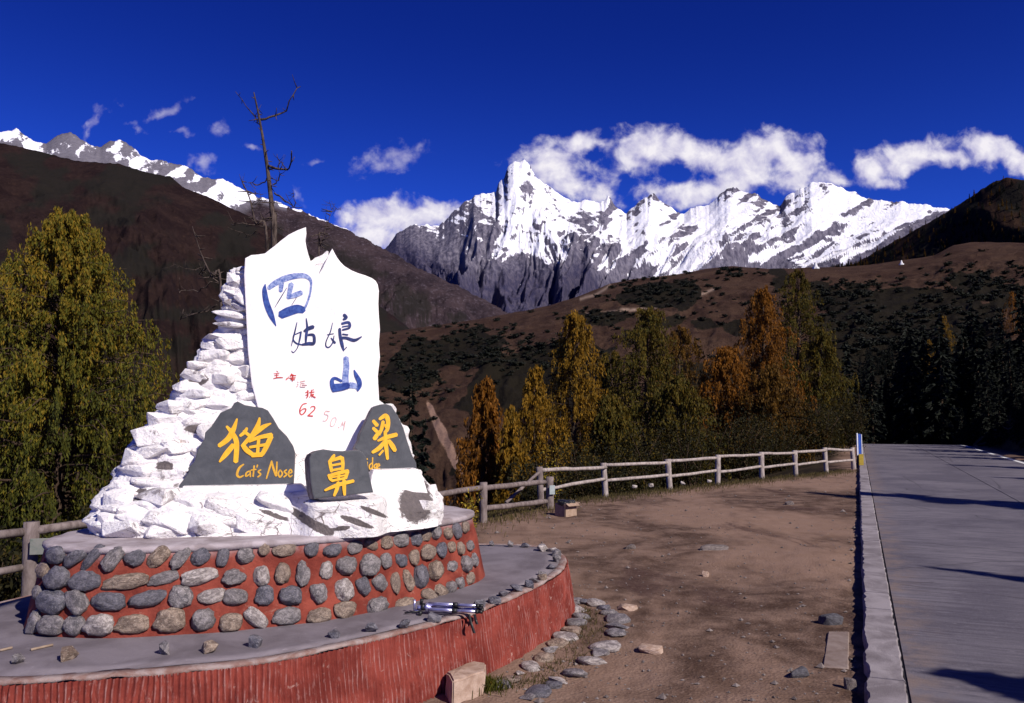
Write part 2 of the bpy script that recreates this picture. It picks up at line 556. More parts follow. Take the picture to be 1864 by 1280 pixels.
M = {}
M['dirt'] = m_dirt()
M['road'] = m_road()
M['kerb'] = m_concrete('kerb_concrete', (.29, .26, .28), (.155, .134, .146), 1.5, .015)
M['slab'] = m_concrete('platform_cement', (.195, .17, .195), (.125, .106, .122), 1.6, .01)
M['rim'] = m_concrete('rim_cement', (.42, .37, .40), (.23, .19, .20), 2.5, .012)
M['lip'] = m_concrete('worn_lip_cement', (.36, .29, .28), (.22, .12, .10), 6, .02)
M['joint'] = m_simple('joint_tar', (.02, .018, .022), (.035, .03, .035), 20, .9, .01, world=True)
M['dustyslab'] = m_simple('dusty_concrete', (.16, .115, .10), (.235, .185, .17), 5, .9, .01, world=True)
M['line'] = m_simple('white_line_paint', (.75, .75, .75), (.55, .55, .56), 6, .7, .002, world=True)
M['red'] = m_red('red_stucco')
M['mortar'] = m_redmortar()
M['white'] = m_white('whitewashed_rock')
M['whiteworn'] = m_white('worn_whitewash', False, .13)
M['board'] = m_white('whitewashed_board', True)
M['cob'] = [m_cobble('cobble_blue', (.048, .050, .074), (.165, .158, .192), (.36, .34, .36)),
            m_cobble('cobble_grey', (.092, .084, .094), (.285, .255, .265), (.50, .46, .45)),
            m_cobble('cobble_tan', (.135, .090, .068), (.34, .255, .20), (.56, .48, .40)),
            m_cobble('cobble_pale', (.22, .185, .18), (.58, .52, .50), (.08, .065, .072))]
M['slate'] = m_simple('green_slate', (.052, .056, .068), (.080, .084, .098), 7, .7, .006, .3, world=True)
M['slate_side'] = m_simple('slate_rough_side', (.10, .085, .085), (.24, .21, .22), 12, .85, .02, .2, world=True)
M['yellow'] = m_simple('yellow_paint', (.72, .36, .015), (.80, .44, .03), 20, .6, .002, .3, world=True)
M['ochre'] = m_simple('faded_yellow_paint', (.50, .27, .03), (.66, .36, .03), 40, .6, .002, .3, world=True)
M['blue'] = m_simple('blue_paint', (.008, .028, .20), (.045, .10, .36), 26, .6, .002, .3, world=True)
M['bluepale'] = m_simple('worn_blue_paint', (.05, .10, .36), (.36, .42, .66), 40, .6, .002, .3, world=True)
M['navy'] = m_simple('dark_blue_paint', (.012, .018, .07), (.03, .05, .20), 30, .6, .002, .3, world=True)
M['redpaint'] = m_simple('red_paint', (.42, .02, .02), (.62, .10, .09), 60, .6, .002, .3, world=True)
M['redfaded'] = m_simple('faded_red_paint', (.55, .28, .27), (.70, .50, .48), 60, .6, .002, .3, world=True)
M['wood'] = m_simple('weathered_wood', (.105, .080, .078), (.215, .175, .172), 5, .85, .012, .2, stretch=(3, 3, 1))
M['woodpale'] = m_simple('sunbleached_wood', (.20, .165, .155), (.40, .345, .335), 5, .85, .012, .2, stretch=(3, 3, 1))
M['bark'] = m_simple('dead_bark', (.020, .014, .013), (.105, .080, .070), 6, .95, .02, .1, stretch=(3, 3, 1), world=True)
M['larchbark'] = m_simple('larch_bark', (.035, .022, .015), (.08, .055, .04), 8, .95, .03, .1, stretch=(2, 2, 1), world=True)
M['rock'] = m_simple('grey_rock', (.085, .068, .066), (.20, .168, .162), 7, .9, .02, .2)
M['darkrock'] = m_simple('dark_rock', (.05, .048, .058), (.11, .105, .12), 7, .9, .02, .2)
M['tanrock'] = m_simple('tan_block_stone', (.27, .175, .13), (.46, .345, .285), 6, .9, .015, .2)
M['metal'] = m_simple('brushed_aluminium', (.34, .33, .52), (.46, .45, .66), 20, .32, 0, .5, .75)
M['black'] = m_simple('black_plastic', (.008, .008, .009), (.016, .016, .018), 20, .5, 0, .4)
M['card'] = m_simple('cardboard', (.25, .17, .125), (.36, .26, .20), 12, .9, .004, .15)
M['bag'] = m_simple('black_bin_bag', (.006, .006, .007), (.014, .014, .016), 14, .35, .02, .5)
M['plate'] = m_simple('grey_metal_plate', (.22, .27, .28), (.34, .38, .40), 9, .6, .003, .4)
M['plategreen'] = m_simple('green_faded_plate', (.11, .135, .12), (.19, .19, .18), 7, .7, .003, .3)
M['signblue'] = m_simple('blue_enamel', (.015, .06, .35), (.03, .10, .45), 9, .5, 0, .4)
M['signwhite'] = m_simple('white_enamel', (.70, .72, .78), (.80, .80, .84), 9, .5, 0, .4)
M['signyellow'] = m_simple('dull_yellow_enamel', (.28, .20, .02), (.42, .30, .03), 9, .6, 0, .4)
M['straw'] = m_simple('straw', (.22, .16, .12), (.34, .26, .20), 12, .9, .01, .1)
M['larch'] = m_leaf('larch_needles', (.034, .042, .009), (.105, .104, .013), (.25, .155, .016))
M['gold'] = m_leaf('golden_larch_needles', (0.0576, 0.0446, 0.0072), (0.1692, 0.0972, 0.0094), (0.3024, 0.1548, 0.0130))
M['olive'] = m_leaf('olive_larch_needles', (0.0238, 0.0264, 0.0066), (0.0726, 0.0607, 0.0086), (0.1452, 0.0891, 0.0106))
M['orange'] = m_leaf('rust_larch_needles', (0.0525, 0.0238, 0.0063), (0.1505, 0.0630, 0.0077), (0.2660, 0.1015, 0.0098))
M['brown'] = m_leaf('brown_larch_needles', (0.0336, 0.0210, 0.0070), (0.0945, 0.0504, 0.0084), (0.1750, 0.0840, 0.0112))
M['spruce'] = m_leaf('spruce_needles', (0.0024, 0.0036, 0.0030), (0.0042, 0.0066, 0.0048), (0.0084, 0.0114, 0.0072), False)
M['shrub'] = m_leaf('dark_shrub_leaves', (.005, .006, .005), (.011, .013, .009), (.020, .022, .013), False)
M['bush'] = m_leaf('bush_leaves', (0.0090, 0.0097, 0.0053), (0.0240, 0.0225, 0.0083), (0.0900, 0.0638, 0.0135))
M['yellowleaf'] = m_leaf('yellow_leaves', (.10, .085, .012), (.26, .19, .02), (.45, .34, .04))
M['grass'] = m_leaf('dry_grass_blades', (0.0413, 0.0413, 0.0135), (0.0975, 0.0788, 0.0300), (0.2100, 0.1575, 0.0750))

# ------------------------------------------------------------------ layout of the lot
d = ray(1561, 754)
RD = Vector((d[0], d[1], 0)).normalized()           # along the road
RN = Vector((RD.y, -RD.x, 0))                       # to its right
K0 = 0.0                                            # kerb left edge passes under the camera
ROAD_Z = 0.082
KERB_W = 0.26
ROAD_R = 6.15
S_CREST = 66.0


def sw(x, y):
    return x * RD.x + y * RD.y, x * RN.x + y * RN.y


def sw2w(s, w_, z=0.0):
    return Vector((RD.x * s + RN.x * w_, RD.y * s + RN.y * w_, z))


pL = Vector((-3.885 * S, 6.75 * S, 0))
pA = gp(880, 950); pB = gp(990, 921); pE = gp(1556, 857)
ext = (pL - pA).normalized()
FENCE = [pL + ext * 60, pL, pA, pB, pE, sw2w(34, -0.7), sw2w(150, -0.7), sw2w(600, -40)]


def fence_dist(x, y):
    """metres beyond the fence line (positive = down the valley side)"""
    best = np.full(np.shape(x), 1e9); sgn = np.ones(np.shape(x))
    for a, b in zip(FENCE[:-1], FENCE[1:]):
        dx, dy = b.x - a.x, b.y - a.y; L2 = dx * dx + dy * dy
        t = np.clip(((x - a.x) * dx + (y - a.y) * dy) / L2, 0, 1)
        dd = np.hypot(x - a.x - t * dx, y - a.y - t * dy)
        cr = dx * (y - a.y) - dy * (x - a.x)
        upd = dd < best - 1e-9
        best = np.where(upd, dd, best); sgn = np.where(upd, np.where(cr > 0, 1, -1), sgn)
    return best * sgn


def crest_drop(s):
    q = np.maximum(0, s - S_CREST + 10)
    return -np.minimum(q * q * .0035, 6 + q * .03)


def ground_z(x, y, rough=True):
    x = np.asarray(x, float); y = np.asarray(y, float)
    s, w_ = sw(x, y)
    fd = fence_dist(x, y)
    z = np.zeros_like(x)
    if rough:
        p = stack3(x, y, 0)
        und = (fbm(p * .5, 3, 3) - .5) * .07 + (fbm(p * 2.2, 4, 5) - .5) * .035 + (fbm(p * 9, 3, 9) - .5) * .018
        z = z + und * (1 - sst(w_, -.5, 0.0)) - .012
        z = z + (fbm(p * 14, 3, 19) - .45) * .06 * np.exp(-((w_ + .10) / .10) ** 2)
    # valley side beyond the fence
    q = np.maximum(0, fd - .35)
    drop = -30 * (1 - np.exp(-q * .30 / 30))
    z = z + drop
    if rough:
        z = z + np.where(fd > 1, (fbm(stack3(x, y, 0) * .12, 4, 21) - .5) * np.minimum(q * .25, 5), 0)
    # right of the road: verge, then a steep wooded bank
    toe = 7.6 + np.maximum(0, 40 - s) * .75
    b = np.maximum(0, w_ - toe)
    bank = 34 * (1 - np.exp(-b * 1.05 / 34)) * sst(s, -60, -20)
    if rough:
        bank = bank * (0.85 + .35 * fbm(stack3(x, y, 0) * .15, 3, 31))
    inside = sst(w_, KERB_W - .1, KERB_W)
    z = z + np.where(w_ > ROAD_R - .4, .05 * sst(w_, ROAD_R, ROAD_R + .5), 0) + bank
    z = z + np.where(w_ > -.8, crest_drop(s), crest_drop(s) * np.exp(-np.maximum(0, -w_ - .8) / 4))
    return z


# ------------------------------------------------------------------ ground sheet
az1 = np.radians(np.linspace(-37, 37, 430))
az0 = np.radians(np.linspace(-180, -37, 60, endpoint=False)); az2 = np.radians(np.linspace(37, 180, 60, endpoint=False))[1:]
AZ = np.concatenate([az0, az1, az2])
RR = np.concatenate([[.05], np.geomspace(.6, 3.5, 14, endpoint=False), np.geomspace(3.5, 70, 400, endpoint=False), np.geomspace(70, 11500, 66)])
A_, R_ = np.meshgrid(AZ, RR)
gx, gy = np.sin(A_) * R_, np.cos(A_) * R_
gz = ground_z(gx, gy)
fd = fence_dist(gx, gy); s_, w_ = sw(gx, gy)
veg = np.maximum(sst(fd, -.25, .8), sst(w_, ROAD_R + .3, ROAD_R + 1.6))
ground = mk('ground', np.stack([gx, gy, gz], -1), grid_faces(len(AZ), len(RR), True)[:, ::-1], M['dirt'], attrs={'veg': veg})
tag(ground, kind='structure')

# ------------------------------------------------------------------ road, kerb, markings
def strip(name, w0, w1, s0, s1, z0, mat, ds=.5, thick=.0, parent=None):
    ss = np.arange(s0, s1 + ds / 2, ds); ws = np.array([w0, w1]) if thick == 0 else np.array([w0, w0, w1, w1])
    zz = np.array([0, 0]) if thick == 0 else np.array([-thick, 0, 0, -thick])
    V = []
    for s in ss:
        for a, b in zip(ws, zz): V.append((a, s, z0 + b + float(crest_drop(s))))
    return V, grid_faces(len(ws), len(ss))


ROT = math.atan2(-RD.x, RD.y)


def road_obj(name, V, f, mat, parent=None, smooth=False):
    o = mk(name, V, f, mat, None, smooth)
    if parent: o.parent = parent
    else: o.rotation_euler = (0, 0, ROT)
    return o


CJ = 3.22 * S / 1.176
V, f = strip('road', KERB_W + .018, CJ - .012, -7, 83, ROAD_Z, M['road'], .5, .2)
road = tag(road_obj('road', V, f, M['road']), kind='structure')
V, f = strip('road', CJ + .012, ROAD_R, -7, 83, ROAD_Z, M['road'], .5, .2)
road_obj('lane', V, f, M['road'], road)
V, f = strip('joint', CJ - .012, CJ + .012, -7, 83, ROAD_Z - .008, M['joint'])
road_obj('joint_filler', V, f, M['joint'], road)
V, f = strip('joint', KERB_W, KERB_W + .018, -7, 83, ROAD_Z - .010, M['joint'])
road_obj('joint_filler', V, f, M['joint'], road)
for a, b in ((-6, 44.2), (45.4, 47.6), (49.0, 52.6), (54.5, 64)):
    V, f = strip('edge_line', ROAD_R - .28, ROAD_R - .12, a, b, ROAD_Z + .004, M['line'])
    road_obj('edge_line', V, f, M['line'], road)
V, f = strip('kerb', .012, KERB_W - .004, -7, 83, ROAD_Z - .02, M['kerb'], .5, .2)
kerb = tag(road_obj('kerb', V, f, M['kerb']), kind='structure')
rg = np.random.default_rng(5)
s = -6.0
kmeshes = []
for k in range(70):
    L = rg.uniform(.75, 1.5) if s < 40 else 3.0
    n = 16 if s < 30 else 3
    ys = np.linspace(s + .006, s + L - .006, n); V = []
    e0 = (fbm(stack3(ys * 7, 0, 0), 4, 55) - .5) * .055; e1 = KERB_W - .002 + rg.normal(0, .004, n); dz = rg.normal(0, .004)
    for i in range(n):
        zc = float(crest_drop(ys[i])) + ROAD_Z + .006 + dz
        V += [(e0[i] - .004, ys[i], zc - .17), (e0[i], ys[i], zc - .018), (e0[i] + .016, ys[i], zc), (e1[i] - .012, ys[i], zc), (e1[i], ys[i], zc - .012), (e1[i], ys[i], zc - .17)]
    f = [tuple(q) for q in grid_faces(6, n)] + [(5, 4, 3, 2, 1, 0), tuple((n - 1) * 6 + q for q in range(6))]
    road_obj('kerb_stone', V, f, M['kerb'], kerb)
    s += L
    if s > 75: break

# ------------------------------------------------------------------ far mountains and hills
def polar_hill(name, skyline, R0, R1, zfoot, x0, x1, nx, nt, amp, wl, seed, prof=1.0, jag=0.0, jagf=.08, aniso=1.0, env0=.12, octv=6, slant=0.0, fade=.10, kdiv=14, swing=0.0):
    sk = np.array(skyline, float)
    xs = np.linspace(x0, x1, nx)
    ys = np.interp(xs, sk[:, 0], sk[:, 1])
    if jag:
        ys = ys + jag * (fbm(stack3(xs * jagf, seed, 0), 4, seed, .6) - .5) * 2
    dr = ray(xs, ys); hyp = np.hypot(dr[:, 0], dr[:, 1])
    hx, hy, te = dr[:, 0] / hyp, dr[:, 1] / hyp, dr[:, 2] / hyp
    Rr = np.interp(xs, [x0, x1], R0) if not callable(R0) else R0(xs)
    Rf = np.interp(xs, [x0, x1], R1)
    zr = HC + te * Rr
    azm = np.arctan2(hx, hy)
    t = np.concatenate([np.linspace(-.35, 0, 8, endpoint=False), np.linspace(0, 1, nt)])
    T, X = np.meshgrid(t, np.arange(nx), indexing='ij')
    rr = Rr[X] + (Rf[X] - Rr[X]) * T
    Tp = np.clip(T, 0, 1)
    ker = np.exp(-.5 * (np.arange(-3 * nx // 12, 3 * nx // 12 + 1) / (nx / kdiv)) ** 2); ker /= ker.sum()
    h_ = len(ker) // 2
    zs_ = np.convolve(np.pad(zr, h_, mode='edge'), ker, 'valid')
    kk_ = np.exp(-Tp / fade)
    zrs_ = np.convolve(np.pad(zr, 9, mode='edge'), np.hanning(19) / np.hanning(19).sum(), 'valid')
    shift = nx * Tp * (.055 * (fbm(stack3(X * 9.0 / nx, Tp * 5, seed), 4, seed + 70) - .5) * 2.4 + swing)
    Xs = np.clip(X + shift, 0, nx - 1)
    zl_ = np.interp(Xs, np.arange(nx), zrs_); zj_ = np.interp(Xs, np.arange(nx), zr - zrs_)
    zc_ = zs_[X] + (zl_ - zs_[X]) * kk_ + zj_ * np.exp(-Tp / .02)
    zc_ = np.minimum(zc_, zr[X] + (zs_[X] - zr[X]) * np.clip(Tp * 4, 0, 1))
    z = zc_ + (zfoot - zc_) * (Tp ** prof) - np.where(T < 0, -T * 1.2 * (zr[X] - zfoot), 0)
    sm = azm[X] * Rr.mean()
    down = T * (Rr.mean() - Rf.mean())
    if slant == 'massif': slant = np.interp(xs, [560, 800, 950, 1150, 2000], [-.25, -.15, .25, 1.0, 1.15])[X]
    P = stack3((sm + slant * down) / wl, down / (wl * aniso), seed * 3.3)
    warp = fbm(P * .7, 3, seed + 40) - .5
    P[..., 0] += warp * 1.2
    n = fbm(P, octv, seed, .55, True) - 1.0
    n2 = fbm(P * 3.1, 4, seed + 9, .6) - .75
    env = env0 + (1 - env0) * sst(Tp, 0, .30)
    env = np.where(T < 0, env0, env) * (1 - .6 * sst(Tp, .8, 1))
    z = z + amp * env * (1.5 * n + .5 * n2)
    rr = rr + amp * env * .8 * (fbm(P * 1.7 + 5, 4, seed + 3) - .5)
    V = np.stack([hx[X] * rr, hy[X] * rr, z], -1)
    return V, grid_faces(nx, len(t)), T, rr


def finish_hill(name, V, f, mat, attrs, kind='structure'):
    o = mk(name, V, f, mat, attrs=attrs)
    return tag(o, kind=kind)


# --- snow massif
def m_massif():
    m, g = material('massif_rock_and_snow')
    p = g.pos((.001, .001, .001))
    sn = g.attr('snow'); n = g.noise(p, 9, 9, .74, .4); n2 = g.noise(g.pos((.001, .001, .0004)), 30, 7, .7)
    rockc = g.mix(g.remap(n2, .35, .65), (.060, .055, .088), (.185, .170, .215))
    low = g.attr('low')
    rockc = g.mix(low, rockc, g.mix(g.remap(n2, .4, .65), (.028, .026, .062), (.072, .062, .098)))  # lower rock tinted blue-violet: distance haze put into its colour
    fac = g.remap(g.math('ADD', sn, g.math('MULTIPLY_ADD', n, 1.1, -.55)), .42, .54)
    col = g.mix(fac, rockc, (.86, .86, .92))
    g.surf(col, .8, g.bump(g.math('ADD', n, g.math('MULTIPLY', n2, .5)), .8, 30), .2)
    return m


SKM = [(560, 470), (640, 462), (690, 455), (706, 446), (722, 424), (745, 410), (770, 405), (800, 407), (822, 385), (850, 365), (875, 352), (903, 349), (908, 332), (918, 322), (924, 302), (938, 293), (955, 289), (965, 299), (975, 320), (990, 330), (1012, 346), (1040, 366), (1060, 362), (1085, 366), (1100, 363), (1108, 354), (1116, 368), (1140, 388), (1150, 376), (1165, 365), (1190, 350), (1200, 360), (1225, 378), (1245, 388), (1260, 378), (1290, 372), (1310, 352), (1335, 337), (1350, 345), (1372, 350), (1400, 366), (1420, 372), (1430, 358), (1455, 342), (1475, 332), (1490, 329), (1520, 334), (1545, 345), (1570, 352), (1590, 360), (1640, 364), (1690, 372), (1725, 378), (1760, 392), (1900, 420), (2000, 430)]
NXM, NTM = 1000, 230
V, f, T, rr = polar_hill('massif', SKM, (7600, 6600), (4300, 3900), 250, 560, 2000, NXM, NTM, 430, 620, 7, .95, 5.0, .09, 2.2, .04, 8, 'massif', .22, 26, .10)
px, py = proj(V)
gt = np.gradient(V, axis=0); gxx = np.gradient(V, axis=1)
nn = np.cross(gxx, gt); nn /= np.linalg.norm(nn, axis=-1, keepdims=True) + 1e-9; nn *= np.sign(nn[..., 2:3])
slope = nn[..., 2]
fine = fbm(stack3(px * .05, py * .05, 1), 6, 4, .65) - .5
big = fbm(stack3(px * .018, py * .022, 5), 4, 14, .6) - .5
streak = fbm(stack3((px * .50 + py * .86) * .085, (px * .86 - py * .5) * .014, 3), 5, 6, .62) - .5
edge = np.interp(px, [560, 700, 760, 800, 870, 900, 950, 1010, 1060, 1100, 1150, 1250, 1400, 1500, 1600, 1700, 1800], [380, 405, 430, 455, 482, 480, 468, 478, 450, 500, 505, 492, 486, 474, 446, 402, 380])
bias = np.interp(px, [560, 700, 790, 860, 895, 915, 940, 1010, 1060, 1110, 1160, 1200, 1300, 1350, 1420, 1480, 1600, 1700], [.0, .06, .14, .26, .36, .80, .98, .84, .52, .48, .54, .62, .62, .60, .66, .80, .72, .56])
sk_y = np.interp(px, [q[0] for q in SKM], [q[1] for q in SKM]); dep = py - sk_y
bias = np.where((px > 1150) & (px < 1440), bias + np.where(dep < 22, -.22, .06), bias)
bias = np.where((px > 1490) & (px < 1640) & (dep < 20) & (dep > 2), bias - .30, bias)
snow = bias + 1.5 * (slope - np.median(slope)) + fine * .85 + big * .65
ledge = fbm(stack3(px * .03 + py * .05, py * .17 - px * .06, 8), 4, 24, .62) - .5
snow = snow + np.where(px < 1100, ledge * 1.1, ledge * .5)
snow = np.where(px > 1060, snow + streak * 1.7 * np.clip((px - 1060) / 60, 0, 1), snow)
snow = snow - sst(py - edge + big * 60, -16, 22) * 1.1 + np.where(px > 1090, sst(py - edge, -60, 30) * (.30 + streak * 1.2), 0)
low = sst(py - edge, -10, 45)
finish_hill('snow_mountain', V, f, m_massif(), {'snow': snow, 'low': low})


def m_hill(name, c1, c2, c3, sc1, snowcol=True, patch=(.012, .012, .010)):
    m, g = material(name)
    p = g.pos((.01, .01, .01))
    n1 = g.noise(p, sc1, 8, .68, .4); n2 = g.noise(p, sc1 * 7, 7, .7)
    col = g.mix(g.remap(n1, .35, .65), c1, c2)
    col = g.mix(g.remap(n2, .5, .72, 0, .75), col, c3)
    col = g.mix(g.remap(g.noise(p, sc1 * 22, 6, .75), .50, .68, 0, .6), col, tuple(c * .45 for c in c1))
    col = g.mix(g.attr('dark'), col, patch)
    col = g.mix(g.attr('alp'), col, g.mix(n2, (.05, .047, .065), (.22, .205, .24)))
    col = g.mix(g.remap(g.math('ADD', g.attr('snow'), g.math('MULTIPLY_ADD', n2, .8, -.4)), .42, .58), col, (.84, .84, .90))
    g.surf(col, .95, g.bump(g.math('ADD', n1, n2), .8, 4), .05)
    return m


# --- snowy ridge behind the left mountain, running down to the right
SKB = [(-350, 205), (-60, 232), (0, 236), (22, 236), (30, 229), (42, 241), (60, 254), (84, 255), (100, 246), (110, 240), (130, 236), (150, 250), (165, 262), (182, 265), (200, 253), (216, 252), (240, 262), (255, 280), (275, 286), (300, 290), (340, 301), (370, 318), (400, 322), (430, 332), (460, 350), (488, 359), (547, 378), (605, 402), (700, 449), (780, 492), (850, 526), (900, 551), (930, 566), (1000, 592), (1100, 640)]
V, f, T, rr = polar_hill('ridge', SKB, (4600, 2800), (1700, 1500), -40, -350, 1100, 760, 130, 260, 330, 12, 1.0, 4.5, .10, 1.8, .05, 7, .4, .06)
px, py = proj(V)
sk_y = np.interp(px, [q[0] for q in SKB], [q[1] for q in SKB]); dep = py - sk_y
wid = np.interp(px, [-350, 0, 90, 140, 200, 300, 360, 420, 470, 600, 640, 700], [40, 30, 45, 60, 60, 60, 70, 60, 14, 9, 3, -10])
rocky = np.interp(px, [0, 25, 40, 95, 120, 240, 280, 380, 470], [.2, 0, .1, .2, .75, .7, .5, .25, 0])
fine = fbm(stack3(px * .07, py * .07, 1), 5, 44, .6) - .5
stk = fbm(stack3((px * .5 + py * .86) * .10, (px * .86 - py * .5) * .02, 3), 4, 16, .6) - .5
snow = (1 - sst(dep / np.maximum(wid, 1), .55, 1.0)) * np.where(wid > 0, 1, 0) * (.80 - rocky * .5) + fine * 1.5 + stk * 1.5 - .10 - np.interp(px, [-350, 60, 110, 380, 440], [0, 0, .10, .06, 0])
snow = np.where(dep > wid + 6, -1, snow)
dark = sst(fbm(stack3(px * .03, py * .05, 7), 4, 8), .5, .62) * .7 * sst(dep, 20, 60)
finish_hill('snowy_ridge', V, f, m_hill('ridge_rock', (.020, .014, .018), (.044, .030, .034), (.10, .080, .098), 1.0), {'snow': snow, 'dark': dark, 'alp': (1 - sst(dep / np.maximum(wid, 1), .7, 1.5)) * (wid > 12)})

# --- dark brown mountain on the left, nearer
SKA = [(-500, 190), (-60, 246), (0, 257), (70, 272), (137, 290), (215, 296), (273, 314), (312, 320), (332, 338), (375, 355), (410, 371), (480, 405), (560, 455), (640, 512), (720, 575), (800, 640), (900, 720)]
V, f, T, rr = polar_hill('left', SKA, (2300, 1500), (420, 420), -45, -500, 900, 560, 130, 95, 210, 22, .92, 1.6, .12, 1.8, .06)
px, py = proj(V)
dark = sst(fbm(stack3(px * .018 + py * .01, py * .035, 2), 5, 13), .46, .60) * .75
finish_hill('left_mountain', V, f, m_hill('brown_mountain', (.012, .0066, .0072), (.024, .0138, .0125), (.036, .020, .0155), 1.6), {'snow': V[..., 2] * 0 - 1, 'dark': dark})

# --- steep hill on the right skyline
SKR = [(1380, 545), (1460, 512), (1500, 492), (1560, 476), (1600, 452), (1650, 424), (1700, 396), (1740, 374), (1780, 346), (1810, 326), (1832, 320), (1870, 326), (1960, 322), (2150, 300)]
V, f, T, rr = polar_hill('right', SKR, (1250, 900), (700, 430), -40, 1380, 2150, 330, 110, 60, 120, 32, 1.0, 2.0, .15, 1.5, .05)
px, py = proj(V)
dark = sst(fbm(stack3(px * .025, py * .03, 2), 5, 23), .44, .56) * .85
RIGHT = (V, f)
finish_hill('right_hill', V, f, m_hill('right_hill_heath', (.018, .010, .008), (.034, .019, .013), (.055, .031, .018), 3.0), {'snow': V[..., 2] * 0 - 1, 'dark': dark})

# --- brown grass hill in the middle
SKH = [(480, 640), (600, 622), (690, 606), (740, 600), (800, 591), (870, 581), (950, 566), (1000, 556), (1060, 536), (1110, 516), (1150, 508), (1200, 503), (1240, 498), (1290, 488), (1330, 484), (1400, 490), (1480, 487), (1560, 485), (1640, 474), (1700, 466), (1735, 446), (1775, 440), (1864, 442), (1950, 420), (2150, 400)]
V, f, T, rr = polar_hill('mid', SKH, (520, 560), (75, 95), -34, 480, 2150, 560, 150, 8, 55, 42, 1.15, 1.2, .05, 1.3, .04)
HILL_T = T
px, py = proj(V)
# dark scrub cover, shade of the right-hand wood painted in with it, and trodden paths
scr = fbm(stack3(px * .012 + py * .006, py * .022, 2), 5, 33)
zone = np.zeros_like(px)
for cx, cy, ax, ay, wt in ((1200, 530, 95, 26, .9), (1330, 497, 40, 9, .9), (900, 640, 150, 42, 1.0), (760, 700, 90, 70, .9), (1660, 610, 210, 85, 1.6), (1800, 520, 100, 40, .9), (1500, 545, 70, 30, .8), (1700, 700, 230, 110, 1.9), (1000, 720, 300, 90, .9), (1350, 720, 300, 120, .9), (1560, 520, 60, 14, .7), (870, 600, 40, 8, .5), (1085, 580, 60, 14, .6)):
    zone = np.maximum(zone, wt * (1.25 - np.hypot((px - cx) / ax, (py - cy) / ay)))
dark = sst(zone + (scr - .5) * 2.4, .38, .62)


def path_mask(pts, wd):
    yv = np.interp(px, [q[0] for q in pts], [q[1] for q in pts], left=-9e3, right=-9e3)
    return np.exp(-((py - yv + (fbm(stack3(px * .05, 0, 0), 3, 71) - .5) * 6) / wd) ** 2)


trail = np.maximum(path_mask([(1065, 572), (1120, 566), (1180, 562), (1225, 552), (1265, 540), (1300, 528)], 2.2), .7 * path_mask([(1055, 545), (1085, 535), (1105, 522), (1112, 517)], 3))
scar = np.exp(-(((px - (775 + (py - 725) * .47)) / np.interp(py, [720, 740, 800, 860], [3, 7, 11, 9])) ** 2)) * sst(py, 720, 735) * (1 - sst(py, 845, 875))
scar = scar * (.25 + 1.5 * fbm(stack3(px * .10, py * .045, 4), 4, 91))
mH, g = material('brown_grass_hill')
p = g.pos((.1, .1, .1)); n1 = g.noise(p, .6, 8, .68, .4); n2 = g.noise(p, 6, 7, .7); n3 = g.noise(p, 22, 5, .7)
col = g.mix(g.remap(n1, .35, .65), (.043, .0235, .0175), (.076, .045, .031))
col = g.mix(g.remap(n2, .48, .70, 0, .8), col, (.036, .018, .013))
col = g.mix(g.remap(n3, .55, .75, 0, .5), col, (.105, .064, .045))
col = g.mix(g.math('MULTIPLY', g.attr('trail'), 1.0), col, (.36, .26, .20))
dk = g.remap(g.math('ADD', g.attr('dark'), g.math('MULTIPLY_ADD', n2, 1.0, -.5)), .40, .60)
col = g.mix(dk, col, g.mix(n3, (.006, .006, .005), (.024, .019, .012)))
col = g.mix(g.remap(g.math('ADD', g.attr('scar'), g.math('MULTIPLY_ADD', n3, .6, -.3)), .35, .6), col, (.30, .19, .145))
col = g.mix(g.remap(g.noise(p, 40, 5, .75), .52, .70, 0, .6), col, (.020, .013, .009))
g.surf(col, .95, g.bump(g.math('ADD', n1, g.math('ADD', n2, g.math('MULTIPLY', n3, .5))), 1.0, 1.2), .05)
HV = V
hill = finish_hill('brown_hill', V, f, mH, {'dark': dark, 'trail': trail, 'scar': scar})
bm = bmesh.new(); bm.from_mesh(hill.data)
HILL_BVH = BVHTree.FromBMesh(bm); bm.free()
bm = bmesh.new(); me_ = bpy.data.objects['right_hill'].data; bm.from_mesh(me_); RIGHT_BVH = BVHTree.FromBMesh(bm); bm.free()
EYE = Vector((0, 0, HC))


def hit(bvh, x, y):
    dv = Vector(ray(x, y)).normalized()
    return bvh.ray_cast(EYE, dv)


# ------------------------------------------------------------------ foliage tools
def leaf_quads(Cn, Ax, L, W, rng, tint):
    """one thin four-sided tuft per centre, lying along Ax"""
    n = len(Cn)
    Ax = Ax / (np.linalg.norm(Ax, axis=1, keepdims=True) + 1e-9)
    r = rng.normal(size=(n, 3)); side = np.cross(Ax, r); side /= np.linalg.norm(side, axis=1, keepdims=True) + 1e-9
    L = np.broadcast_to(L, (n,))[:, None]; W = np.broadcast_to(W, (n,))[:, None]
    a = Cn - Ax * L * .5; b = Cn + Ax * L * .5; m = Cn + Ax * L * rng.uniform(-.1, .1, (n, 1))
    V = np.stack([a, m + side * W * .5, b, m - side * W * .5], 1).reshape(-1, 3)
    f = np.arange(4 * n).reshape(n, 4)
    return V, f, np.repeat(tint, 4)


